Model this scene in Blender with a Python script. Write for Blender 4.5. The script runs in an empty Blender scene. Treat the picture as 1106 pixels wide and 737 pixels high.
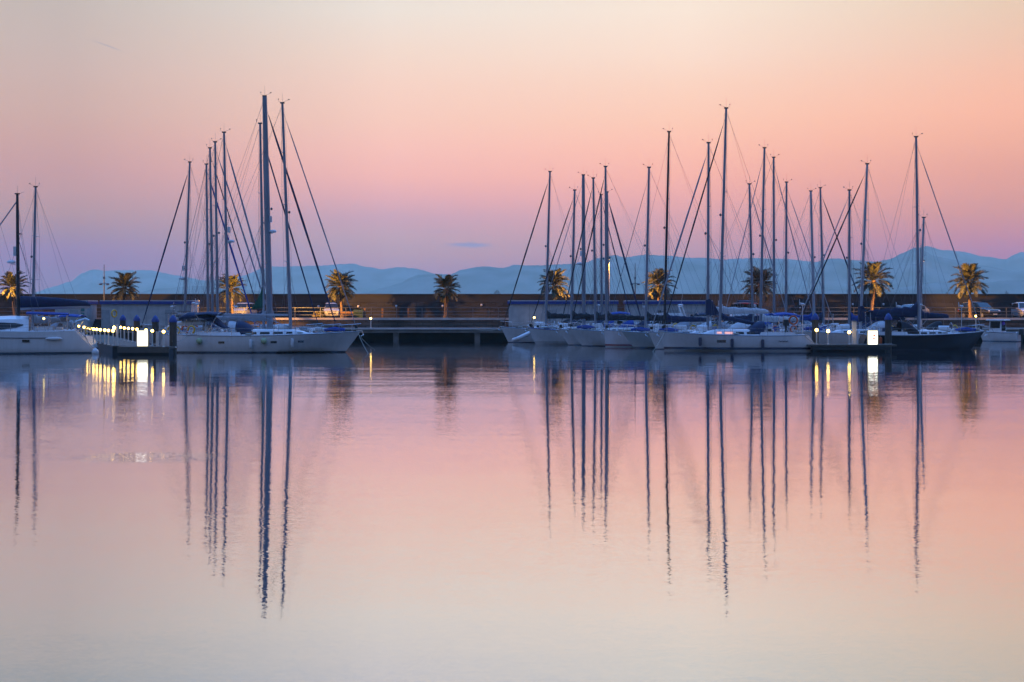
import bpy, math, random
from mathutils import Vector, Matrix
R = math.radians
random.seed(7)
sc = bpy.context.scene
col = sc.collection

# ---------------------------------------------------------------- camera
CAM_H, F0, HOR = 3.44, 1536.0, 335.0      # eye height in metres, focal length and horizon row of the photo
cam = bpy.data.cameras.new('camera')
cam.sensor_width = 36; cam.lens = 50.0
cam.shift_y = -33.5 / 1106
cam.clip_start = 0.5; cam.clip_end = 60000
co = bpy.data.objects.new('camera', cam); col.objects.link(co)
co.location = (0, 0, CAM_H); co.rotation_euler = (R(90), 0, 0)
sc.camera = co

def WX(px, Y): return (px - 553.0) * Y / F0
def WZ(py, Y): return CAM_H - (py - HOR) * Y / F0

# ---------------------------------------------------------------- world
def srgb(r, g, b):
    f = lambda c: (c/255/12.92) if c/255 <= .04045 else ((c/255+.055)/1.055)**2.4
    return (f(r), f(g), f(b), 1)
W = bpy.data.worlds.new('World'); sc.world = W; W.use_nodes = True
nt = W.node_tree; N = nt.nodes; Lk = nt.links
for n in list(N): N.remove(n)
def node(t, **k):
    n = N.new(t)
    for a, v in k.items(): setattr(n, a, v)
    return n
def mapr(src, a, b, c=0.0, d=1.0, smooth=True):
    m = node('ShaderNodeMapRange'); m.interpolation_type = 'SMOOTHSTEP' if smooth else 'LINEAR'
    m.inputs['From Min'].default_value = a; m.inputs['From Max'].default_value = b
    m.inputs['To Min'].default_value = c; m.inputs['To Max'].default_value = d
    Lk.new(src, m.inputs['Value']); return m.outputs['Result']
def mixc(fac, a, b, mode='MIX'):
    m = node('ShaderNodeMix'); m.data_type = 'RGBA'; m.blend_type = mode
    for s, v in ((m.inputs[0], fac), (m.inputs[6], a), (m.inputs[7], b)):
        if hasattr(v, 'is_linked'): Lk.new(v, s)
        elif isinstance(v, (int, float)): s.default_value = v
        else: s.default_value = v
    return m.outputs[2]
tc = node('ShaderNodeTexCoord')
sep = node('ShaderNodeSeparateXYZ'); Lk.new(tc.outputs['Generated'], sep.inputs[0])
ex, ey, ez = sep.outputs
E_MAX = 0.34
def ramp(src, stops):
    r = node('ShaderNodeValToRGB'); cr = r.color_ramp; cr.interpolation = 'LINEAR'
    stops = sorted(stops)
    while len(cr.elements) < len(stops): cr.elements.new(.5)
    for el, (p, c) in zip(cr.elements, stops): el.position = p; el.color = c
    Lk.new(src, r.inputs[0]); return r.outputs[0]
u = mapr(ez, 0.0, E_MAX, smooth=False)
def el(y): return math.sin(math.atan((HOR - y) / F0)) / E_MAX
# sky colours as seen in the photo by row, for four bearings; the air between (see haze) is taken off
SIG, HTOP, HEND = 1.1e-4, 424.0, 9800.0
AIR = (0.20, 0.39, 0.73)
def behind_air(row, c):
    c = srgb(*c)[:3]
    if row is None: return (*c, 1)
    tn = (HOR-row)/F0
    dist = min((HTOP-CAM_H)/max(tn,1e-4), HEND) * math.sqrt(1+tn*tn)
    T = math.exp(-SIG*dist)
    return (*[max(.012, (c[k]-AIR[k]*(1-T))/T) for k in range(3)], 1)
ROWS = [300, 285, 273, 258, 236, 214, 191, 160, 131, 91, 61, 11, -60]
SKY = {
 -.294: [(140,136,182),(146,138,178),(152,142,174),(160,147,172),(176,153,170),(188,157,169),(196,160,168),(203,167,168),(205,174,171),(204,180,177),(201,183,180),(196,185,182),(170,174,178)],
 -.086: [(160,152,194),(168,158,192),(177,163,191),(185,166,190),(198,167,190),(222,175,186),(240,185,184),(246,195,188),(246,203,191),(246,211,198),(243,217,204),(237,226,217),(222,216,216)],
  .120: [(158,148,188),(170,152,186),(182,157,185),(194,160,183),(212,166,180),(232,173,176),(245,182,174),(251,193,178),(252,203,184),(251,213,195),(251,222,206),(250,231,216),(230,224,216)],
  .325: [(160,138,172),(168,142,170),(178,146,168),(190,150,166),(205,156,164),(218,162,162),(227,167,160),(240,178,162),(248,186,166),(245,193,173),(239,198,178),(231,205,184),(209,200,188)]}
ks = sorted(SKY); ramps = []
for k_ in ks:
    ramps.append(ramp(u, [(el(r), behind_air(r, c)) for r, c in zip(ROWS, SKY[k_])] + [(1.0, srgb(150,175,210))]))
low = ramps[0]
for a_, b_, r_ in zip(ks, ks[1:], ramps[1:]):
    low = mixc(mapr(ex, a_, b_, smooth=False), low, r_)
sky = node('ShaderNodeTexSky'); sky.sky_type = 'NISHITA'; sky.sun_disc = False
SUN_EL, SUN_ROT = R(3.0), R(200)
sky.sun_elevation = SUN_EL; sky.sun_rotation = SUN_ROT
sky.air_density = 1.0; sky.dust_density = 0.2; sky.ozone_density = 3.0
nish = mixc(1.0, sky.outputs[0], (0.040, 0.070, 0.125, 1), 'MULTIPLY')       # strength about 0.05 to 0.12, leaning to the blue of dusk
nish_hi = mixc(1.0, nish, (0.30, 0.80, 2.1, 1), 'ADD')
back = mixc(mapr(ez, 0.35, 1.0), (0.11, 0.15, 0.27, 1), (0.24, 0.68, 1.95, 1))
nish_lo = mixc(0.85, nish, back)
front = mapr(ey, -0.10, 0.45)
up = mapr(ez, 0.30, 0.55)
fr = mixc(up, low, nish_hi)
sky_col = mixc(front, nish_lo, fr)
# small lens-shaped cloud above the hills and a faint contrail
def band(cx, cy, wx, wy, amp, tint, slope=0.0):
    global sky_col
    # direction ratios X/Y and Z/Y
    dx = node('ShaderNodeMath', operation='DIVIDE'); Lk.new(ex, dx.inputs[0]); Lk.new(ey, dx.inputs[1])
    dz = node('ShaderNodeMath', operation='DIVIDE'); Lk.new(ez, dz.inputs[0]); Lk.new(ey, dz.inputs[1])
    cb = node('ShaderNodeCombineXYZ'); Lk.new(dx.outputs[0], cb.inputs[0]); Lk.new(dz.outputs[0], cb.inputs[2])
    mp = node('ShaderNodeMapping'); mp.vector_type = 'TEXTURE'
    mp.inputs['Location'].default_value = ((cx-553)/F0, 0, (HOR-cy)/F0)
    mp.inputs['Rotation'].default_value = (0, slope, 0)
    mp.inputs['Scale'].default_value = (wx/F0, 1, wy/F0)
    Lk.new(cb.outputs[0], mp.inputs[0])
    nz = node('ShaderNodeTexNoise'); nz.inputs['Scale'].default_value = 1.7; nz.inputs['Detail'].default_value = 4
    Lk.new(mp.outputs[0], nz.inputs['Vector'])
    ln = node('ShaderNodeVectorMath', operation='LENGTH'); Lk.new(mp.outputs[0], ln.inputs[0])
    ad = node('ShaderNodeMath', operation='MULTIPLY_ADD'); Lk.new(nz.outputs[0], ad.inputs[0]); ad.inputs[1].default_value = .9; Lk.new(ln.outputs['Value'], ad.inputs[2])
    f1 = mapr(ad.outputs[0], .55, 1.45, amp, 0.0)
    fm = node('ShaderNodeMath', operation='MULTIPLY'); Lk.new(f1, fm.inputs[0]); Lk.new(front, fm.inputs[1])
    sky_col = mixc(fm.outputs[0], sky_col, tint)
band(508, 265, 34, 4.2, .75, srgb(138,138,186))
band(470, 250, 60, 3, .10, srgb(150,140,185))
band(117, 50, 26, 1.3, .55, srgb(170,160,170), slope=R(20))
bg = node('ShaderNodeBackground'); Lk.new(sky_col, bg.inputs[0]); bg.inputs[1].default_value = 1.0
wo = node('ShaderNodeOutputWorld'); Lk.new(bg.outputs[0], wo.inputs[0])
W.cycles.sampling_method = 'AUTOMATIC'

# last soft glow of the sky behind the viewer (the sun itself is down)
sl = bpy.data.lights.new('sun', 'SUN'); sl.energy = 0.08; sl.angle = R(30); sl.color = (1.0, .90, .86)
so = bpy.data.objects.new('sun', sl); col.objects.link(so)
so.rotation_euler = (R(62), 0, R(-25))

sc.view_settings.view_transform = 'Standard'; sc.view_settings.look = 'None'
sc.view_settings.exposure = 0; sc.view_settings.gamma = 1; sc.view_settings.use_curve_mapping = False
sc.cycles.use_denoising = True
sc.cycles.max_bounces = 6; sc.cycles.diffuse_bounces = 2; sc.cycles.glossy_bounces = 4; sc.cycles.volume_bounces = 1
sc.cycles.caustics_reflective = False; sc.cycles.caustics_refractive = False
sc.cycles.sample_clamp_indirect = 5

# ---------------------------------------------------------------- materials
MATS = {}
def base_mat(name):
    m = bpy.data.materials.new(name); m.use_nodes = True
    return m, m.node_tree, m.node_tree.nodes['Principled BSDF']
def pm(name, c, rough=.5, metal=0.0, var=.12, scale=3.0, bump=0.0, stretch=(1,1,1), spec=.5):
    """plain surface with procedural wear: colour wanders with two noises, roughness too"""
    m, t, b = base_mat(name); n = t.nodes; l = t.links
    tcn = n.new('ShaderNodeTexCoord'); mp = n.new('ShaderNodeMapping'); mp.inputs['Scale'].default_value = stretch
    l.new(tcn.outputs['Object'], mp.inputs[0])
    nz = n.new('ShaderNodeTexNoise'); nz.inputs['Scale'].default_value = scale; nz.inputs['Detail'].default_value = 5
    l.new(mp.outputs[0], nz.inputs['Vector'])
    r = n.new('ShaderNodeValToRGB'); e = r.color_ramp.elements
    e[0].position = .3; e[1].position = .7
    e[0].color = (c[0]*(1-var), c[1]*(1-var), c[2]*(1-var), 1); e[1].color = (min(1,c[0]*(1+var)), min(1,c[1]*(1+var)), min(1,c[2]*(1+var)), 1)
    l.new(nz.outputs[0], r.inputs[0]); l.new(r.outputs[0], b.inputs['Base Color'])
    mr = n.new('ShaderNodeMapRange'); mr.inputs['To Min'].default_value = max(.02, rough-.08); mr.inputs['To Max'].default_value = min(1, rough+.08)
    l.new(nz.outputs[0], mr.inputs[0]); l.new(mr.outputs[0], b.inputs['Roughness'])
    b.inputs['Metallic'].default_value = metal
    b.inputs['Specular IOR Level'].default_value = spec
    if bump:
        bp = n.new('ShaderNodeBump'); bp.inputs['Strength'].default_value = .6; bp.inputs['Distance'].default_value = bump
        l.new(nz.outputs[0], bp.inputs['Height']); l.new(bp.outputs[0], b.inputs['Normal'])
    MATS[name] = m; return m
def emit_mat(name, c, strength):
    m, t, b = base_mat(name)
    b.inputs['Base Color'].default_value = (.8, .8, .8, 1)
    b.inputs['Emission Color'].default_value = (*c, 1); b.inputs['Emission Strength'].default_value = strength
    MATS[name] = m; return m
def hull_mat(name, top, bands, rough=.25):
    """gel coat: painted bands by height above the waterline (boot stripes, antifouling), faint streaks"""
    m, t, b = base_mat(name); n = t.nodes; l = t.links
    tcn = n.new('ShaderNodeTexCoord'); sp = n.new('ShaderNodeSeparateXYZ'); l.new(tcn.outputs['Object'], sp.inputs[0])
    mr = n.new('ShaderNodeMapRange'); mr.inputs['From Min'].default_value = -.5; mr.inputs['From Max'].default_value = 2.5
    l.new(sp.outputs[2], mr.inputs[0])
    r = n.new('ShaderNodeValToRGB'); cr = r.color_ramp; cr.interpolation = 'CONSTANT'
    while len(cr.elements) < len(bands)+1: cr.elements.new(.5)
    z0 = -.5
    for e, (c, z1) in zip(cr.elements, bands + [(top, 9)]):
        e.position = max(0, (z0+.5)/3); e.color = (*c, 1); z0 = z1
    l.new(mr.outputs[0], r.inputs[0])
    mp = n.new('ShaderNodeMapping'); mp.inputs['Scale'].default_value = (2.2, 2.2, .35); l.new(tcn.outputs['Object'], mp.inputs[0])
    nz = n.new('ShaderNodeTexNoise'); nz.inputs['Scale'].default_value = 1.6; nz.inputs['Detail'].default_value = 6; l.new(mp.outputs[0], nz.inputs['Vector'])
    mx = n.new('ShaderNodeMix'); mx.data_type = 'RGBA'; mx.blend_type = 'MULTIPLY'
    rr = n.new('ShaderNodeValToRGB'); rr.color_ramp.elements[0].position = .3; rr.color_ramp.elements[0].color = (.90, .90, .89, 1); rr.color_ramp.elements[1].position = .62
    l.new(nz.outputs[0], rr.inputs[0]); mx.inputs[0].default_value = 1
    l.new(r.outputs[0], mx.inputs[6]); l.new(rr.outputs[0], mx.inputs[7]); l.new(mx.outputs[2], b.inputs['Base Color'])
    b.inputs['Roughness'].default_value = rough; b.inputs['Specular IOR Level'].default_value = .25 if max(top) < .1 else .45
    MATS[name] = m; return m

AF = (.015, .018, .03)
hull_mat('white_hull_dark_boot', (.72,.71,.69), [(AF,.10)])
hull_mat('white_hull_navy_boot', (.72,.71,.71), [((.45,.45,.45),.13), ((.008,.012,.05),.33)])
hull_mat('white_hull_red_boot', (.74,.70,.71), [((.5,.5,.5),.10), ((.22,.01,.02),.26)])
hull_mat('white_hull_plain', (.68,.69,.70), [((.03,.05,.12),.06)])
hull_mat('grey_hull', (.42,.46,.46), [((.05,.07,.12),.12)])
hull_mat('white_hull_blue_rim', (.64,.67,.69), [((.48,.5,.52),.30)])
hull_mat('navy_hull', (.008,.009,.014), [((.02,.02,.03),.1)], rough=.45)
hull_mat('cream_hull', (.55,.53,.48), [(AF,.12)])
pm('gelcoat', (.74,.74,.74), .35, var=.08)
pm('deck_paint', (.68,.69,.70), .55, var=.12, scale=6)
pm('aluminium', (.23,.25,.29), .42, .35, var=.12, scale=1.2, stretch=(1,1,.3))
pm('pale_mast', (.36,.37,.40), .4, .1, var=.08, scale=1.5, stretch=(1,1,.3))
pm('dark_mast', (.020,.022,.028), .4, .2, var=.2)
pm('steel', (.5,.51,.53), .25, .8, var=.06)
pm('rigging_wire', (.10,.11,.13), .45, .5, var=.1)
pm('navy_canvas', (.010,.018,.060), .8, var=.3, scale=5, bump=.02)
pm('blue_canvas', (.012,.050,.270), .8, var=.25, scale=5, bump=.02)
pm('black_canvas', (.012,.013,.020), .8, var=.3, scale=5, bump=.02)
pm('white_canvas', (.55,.55,.56), .8, var=.10, scale=5, bump=.03)
pm('grey_canvas', (.30,.31,.34), .8, var=.12, scale=5, bump=.03)
pm('green_cloth', (.010,.090,.050), .8, var=.25, scale=5)
pm('dark_glass', (.008,.009,.012), .08, var=.2)
pm('teak', (.22,.13,.07), .6, var=.25, scale=4, stretch=(1,12,1))
pm('rubber', (.012,.012,.014), .6, var=.3)
pm('rope', (.35,.33,.28), .8, var=.2, scale=20)
pm('white_plastic', (.68,.68,.68), .35, var=.06)
pm('fender_green', (.35,.42,.22), .45, var=.15)
pm('fender_navy', (.012,.018,.05), .45, var=.2)
pm('orange_plastic', (.55,.10,.02), .45, var=.15)
pm('yellow_plastic', (.75,.42,.02), .4, var=.08)
pm('purple_plastic', (.14,.04,.38), .5, var=.2)
pm('red_paint', (.20,.02,.02), .4, var=.2)
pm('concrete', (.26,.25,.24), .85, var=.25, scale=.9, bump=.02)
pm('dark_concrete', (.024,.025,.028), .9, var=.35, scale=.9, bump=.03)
pm('coping', (.46,.43,.39), .8, var=.2, scale=.8, bump=.01)
pm('asphalt', (.055,.053,.052), .9, var=.25, scale=2)
pm('stucco', (.44,.43,.42), .85, var=.16, scale=1.3, bump=.01)
pm('blue_trim', (.012,.035,.22), .5, var=.15)
pm('roof_white', (.55,.54,.52), .7, var=.1)
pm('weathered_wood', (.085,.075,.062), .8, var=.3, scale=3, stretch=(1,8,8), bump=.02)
pm('pile_wood', (.055,.048,.038), .8, var=.5, scale=4, stretch=(3,3,.4), bump=.03)
pm('pile_cap', (.015,.05,.24), .5, var=.2)
pm('lamp_white', (.62,.61,.56), .45, var=.1)
pm('lamp_grey', (.10,.11,.12), .5, .3, var=.15)
pm('trunk', (.16,.11,.075), .9, var=.4, scale=6, stretch=(1,1,2.5), bump=.08)
pm('car_silver', (.45,.46,.48), .25, .4, var=.04)
pm('car_dark', (.012,.013,.017), .2, .2, var=.1)
pm('car_white', (.30,.32,.36), .25, .0, var=.04)
pm('car_red', (.16,.012,.012), .3, var=.1)
pm('shrub_leaf', (.10,.085,.02), .7, var=.4, scale=5)
pm('plate_white', (.6,.6,.6), .5, var=.02)
pm('brown_wood', (.16,.085,.04), .7, var=.25, scale=5)
pm('sign_teal', (.03,.16,.16), .5, var=.2, scale=5)
pm('door_grey', (.30,.31,.32), .6, var=.12)
pm('islet_rock', (.07,.07,.06), .9, var=.3, scale=.05)
pm('bin_green', (.02,.05,.03), .6, var=.2)
# palm leaf with light/dark variation per leaflet
m, t, b = base_mat('palm_leaf')
g = t.nodes.new('ShaderNodeNewGeometry'); r = t.nodes.new('ShaderNodeValToRGB')
r.color_ramp.elements[0].color = (.018,.030,.012,1); r.color_ramp.elements[1].color = (.105,.10,.036,1)
t.links.new(g.outputs['Random Per Island'], r.inputs[0]); t.links.new(r.outputs[0], b.inputs['Base Color']); b.inputs['Roughness'].default_value = .55
MATS['palm_leaf'] = m
emit_mat('bulb', (1.0, .62, .11), 17)
emit_mat('sodium_bulb', (1.0, .50, .09), 1.6)
m, t, b = base_mat('sign_face'); n = t.nodes
tcn = n.new('ShaderNodeTexCoord'); vm = n.new('ShaderNodeVectorMath'); vm.operation = 'SUBTRACT'; vm.inputs[1].default_value = (.5,.5,.5); t.links.new(tcn.outputs['Generated'], vm.inputs[0])
vs_ = n.new('ShaderNodeVectorMath'); vs_.operation = 'MULTIPLY'; vs_.inputs[1].default_value = (1,0,1); t.links.new(vm.outputs[0], vs_.inputs[0])
ab = n.new('ShaderNodeVectorMath'); ab.operation = 'ABSOLUTE'; t.links.new(vs_.outputs[0], ab.inputs[0]); sx_ = n.new('ShaderNodeSeparateXYZ'); t.links.new(ab.outputs[0], sx_.inputs[0])
mxm = n.new('ShaderNodeMath'); mxm.operation = 'MAXIMUM'; t.links.new(sx_.outputs[0], mxm.inputs[0]); t.links.new(sx_.outputs[2], mxm.inputs[1])
cr_ = n.new('ShaderNodeValToRGB'); cr_.color_ramp.elements[0].position = .33; cr_.color_ramp.elements[0].color = (1,.98,.80,1); cr_.color_ramp.elements[1].position = .5; cr_.color_ramp.elements[1].color = (.30,.25,.09,1)
t.links.new(mxm.outputs[0], cr_.inputs[0]); t.links.new(cr_.outputs[0], b.inputs['Emission Color']); b.inputs['Emission Strength'].default_value = 3.2
MATS['sign_face'] = m
emit_mat('window_lit', (1.0, .33, .05), .9)
emit_mat('cockpit_bulb', (1.0, .75, .2), 6)
pm('red_mark', (.6, .06, .03), .5, var=.05)
m, t, b = base_mat('red_mark_lit'); b.inputs['Base Color'].default_value = (.7,.06,.03,1); b.inputs['Emission Color'].default_value = (1,.16,.08,1); b.inputs['Emission Strength'].default_value = 1.0
MATS['red_mark_lit'] = m

def stone_mat(name, c1, c2, mortar, scale, bw=.9, bh=.38):
    m, t, b = base_mat(name); n = t.nodes; l = t.links
    tcn = n.new('ShaderNodeTexCoord'); mp = n.new('ShaderNodeMapping'); mp.inputs['Rotation'].default_value = (R(90), 0, 0)
    l.new(tcn.outputs['Object'], mp.inputs[0])
    nz0 = n.new('ShaderNodeTexNoise'); nz0.inputs['Scale'].default_value = .8; l.new(tcn.outputs['Object'], nz0.inputs['Vector'])
    add = n.new('ShaderNodeMix'); add.data_type = 'VECTOR'; add.inputs[0].default_value = .12
    l.new(mp.outputs[0], add.inputs[4]); l.new(nz0.outputs['Color'], add.inputs[5])
    br = n.new('ShaderNodeTexBrick'); br.inputs['Scale'].default_value = scale; br.inputs['Brick Width'].default_value = bw; br.inputs['Row Height'].default_value = bh
    br.inputs['Color1'].default_value = (*c1, 1); br.inputs['Color2'].default_value = (*c2, 1); br.inputs['Mortar'].default_value = (*mortar, 1)
    br.inputs['Mortar Size'].default_value = .025; br.inputs['Bias'].default_value = -.1
    l.new(add.outputs[1], br.inputs['Vector'])
    nz = n.new('ShaderNodeTexNoise'); nz.inputs['Scale'].default_value = .35; nz.inputs['Detail'].default_value = 8; l.new(tcn.outputs['Object'], nz.inputs['Vector'])
    rr = n.new('ShaderNodeValToRGB'); rr.color_ramp.elements[0].position = .3; rr.color_ramp.elements[0].color = (.45,.45,.45,1); rr.color_ramp.elements[1].position = .7; rr.color_ramp.elements[1].color = (1.25,1.2,1.15,1)
    l.new(nz.outputs[0], rr.inputs[0])
    mx = n.new('ShaderNodeMix'); mx.data_type = 'RGBA'; mx.blend_type = 'MULTIPLY'; mx.inputs[0].default_value = 1
    l.new(br.outputs[0], mx.inputs[6]); l.new(rr.outputs[0], mx.inputs[7]); l.new(mx.outputs[2], b.inputs['Base Color'])
    bp = n.new('ShaderNodeBump'); bp.inputs['Distance'].default_value = .05; bp.inputs['Strength'].default_value = .7
    l.new(br.outputs['Fac'], bp.inputs['Height']); bp.invert = True; l.new(bp.outputs[0], b.inputs['Normal'])
    b.inputs['Roughness'].default_value = .9
    MATS[name] = m
stone_mat('stone', (.044,.048,.058), (.025,.028,.036), (.019,.020,.023), 1.0)
stone_mat('quay_stone', (.12,.105,.09), (.08,.072,.065), (.04,.036,.033), .9, 1.2, .3)
pm('parapet', (.031,.033,.039), .9, var=.3, scale=.6, stretch=(.4,1,1.6), bump=.02)

# water: near-mirror surface, small ripples given as slopes in world axes
def water_mat():
    m = bpy.data.materials.new('water'); m.use_nodes = True; t = m.node_tree; n = t.nodes; l = t.links
    for x in list(n): n.remove(x)
    tcn = n.new('ShaderNodeTexCoord')
    def noise(sx, sy, detail, off):
        mp = n.new('ShaderNodeMapping'); mp.inputs['Scale'].default_value = (sx, sy, 1); mp.inputs['Location'].default_value = (off, off*1.7, 0)
        l.new(tcn.outputs['Object'], mp.inputs[0])
        z = n.new('ShaderNodeTexNoise'); z.inputs['Scale'].default_value = 1; z.inputs['Detail'].default_value = detail; z.inputs['Roughness'].default_value = .5
        l.new(mp.outputs[0], z.inputs['Vector']); return z
    def centred(z, amp):
        v = n.new('ShaderNodeVectorMath'); v.operation = 'SUBTRACT'; l.new(z.outputs['Color'], v.inputs[0]); v.inputs[1].default_value = (.5,.5,.5)
        s = n.new('ShaderNodeVectorMath'); s.operation = 'MULTIPLY'; l.new(v.outputs[0], s.inputs[0]); s.inputs[1].default_value = amp
        return s.outputs[0]
    def vadd(a, b):
        v = n.new('ShaderNodeVectorMath'); v.operation = 'ADD'; l.new(a, v.inputs[0]); l.new(b, v.inputs[1]); return v.outputs[0]
    def vscale(a, f):
        v = n.new('ShaderNodeVectorMath'); v.operation = 'SCALE'; l.new(a, v.inputs[0]); l.new(f, v.inputs['Scale']); return v.outputs[0]
    small = centred(noise(4.5, 9.0, 2.0, 3.1), (.026, .026, 0))
    fine = centred(noise(14.0, 55.0, 1.0, 11.0), (.006, .085, 0))
    mid = centred(noise(.35, 1.1, 2.0, 8.3), (.006, .012, 0))
    stripe = centred(noise(.12, .55, 3.0, 2.7), (.002, .022, 0))
    # ripples die away in the shelter of the moored boats; a belt of long low ripples lies just outside it
    spo = n.new('ShaderNodeSeparateXYZ'); l.new(tcn.outputs['Object'], spo.inputs[0])
    def ymap(a, b, c, d):
        r_ = n.new('ShaderNodeMapRange'); r_.interpolation_type = 'SMOOTHSTEP'; l.new(spo.outputs[1], r_.inputs[0])
        for k_, v_ in zip(('From Min','From Max','To Min','To Max'), (a, b, c, d)): r_.inputs[k_].default_value = v_
        return r_.outputs[0]
    sh0 = ymap(48, 95, 1.0, .72); near = ymap(10, 24, .55, 1.0)
    shm = n.new('ShaderNodeMath'); shm.operation = 'MULTIPLY'; l.new(sh0, shm.inputs[0]); l.new(near, shm.inputs[1]); shelter = shm.outputs[0]
    bm1 = ymap(46, 66, 0, 1); bm2 = ymap(84, 100, 1, 0)
    belt = n.new('ShaderNodeMath'); belt.operation = 'MULTIPLY'; l.new(bm1, belt.inputs[0]); l.new(bm2, belt.inputs[1])
    big = centred(noise(.03, .16, 2.0, 5.7), (.001, .010, 0))
    # cat's paws: patches of breeze where the ripples are steeper
    pz = noise(.035, .075, 3.0, 21.0)
    pr = n.new('ShaderNodeMapRange'); pr.inputs['From Min'].default_value = .42; pr.inputs['From Max'].default_value = .72; pr.inputs['To Min'].default_value = .65; pr.inputs['To Max'].default_value = 1.35
    l.new(pz.outputs[0], pr.inputs[0])
    # one stronger patch off the left pontoon
    mp = n.new('ShaderNodeMapping'); mp.vector_type = 'TEXTURE'; mp.inputs['Location'].default_value = (-8.4, 33.2, 0); mp.inputs['Scale'].default_value = (2.1, 1.5, 1)
    l.new(tcn.outputs['Object'], mp.inputs[0])
    ln = n.new('ShaderNodeVectorMath'); ln.operation = 'LENGTH'; l.new(mp.outputs[0], ln.inputs[0])
    pr2 = n.new('ShaderNodeMapRange'); pr2.interpolation_type = 'SMOOTHSTEP'; pr2.inputs['From Min'].default_value = .5; pr2.inputs['From Max'].default_value = 1.1; pr2.inputs['To Min'].default_value = 1.9; pr2.inputs['To Max'].default_value = 0
    l.new(ln.outputs['Value'], pr2.inputs[0])
    sm = n.new('ShaderNodeMath'); l.new(pr.outputs[0], sm.inputs[0]); l.new(pr2.outputs[0], sm.inputs[1])
    slope = vadd(vadd(vadd(vscale(vscale(small, pr.outputs[0]), shelter), vscale(vscale(fine, sm.outputs[0]), shelter)), vadd(mid, vscale(stripe, belt.outputs[0]))), big)
    up = n.new('ShaderNodeVectorMath'); up.operation = 'ADD'; l.new(slope, up.inputs[0]); up.inputs[1].default_value = (0, 0, 1)
    nm = n.new('ShaderNodeVectorMath'); nm.operation = 'NORMALIZE'; l.new(up.outputs[0], nm.inputs[0])
    gl = n.new('ShaderNodeBsdfGlossy'); gl.inputs['Color'].default_value = (.94,.95,.96,1); gl.distribution = 'BECKMANN'; gl.inputs['Roughness'].default_value = .022
    df = n.new('ShaderNodeBsdfDiffuse'); df.inputs['Color'].default_value = (.015,.035,.06,1)
    l.new(nm.outputs[0], gl.inputs['Normal'])
    fr = n.new('ShaderNodeFresnel'); fr.inputs['IOR'].default_value = 1.33
    fm = n.new('ShaderNodeMapRange'); fm.inputs['From Min'].default_value = .15; fm.inputs['From Max'].default_value = .8; fm.inputs['To Min'].default_value = .80; fm.inputs['To Max'].default_value = .97
    l.new(fr.outputs[0], fm.inputs[0])
    mx = n.new('ShaderNodeMixShader'); l.new(fm.outputs[0], mx.inputs[0]); l.new(df.outputs[0], mx.inputs[1]); l.new(gl.outputs[0], mx.inputs[2])
    o = n.new('ShaderNodeOutputMaterial'); l.new(mx.outputs[0], o.inputs[0])
    MATS['water'] = m
water_mat()

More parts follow.
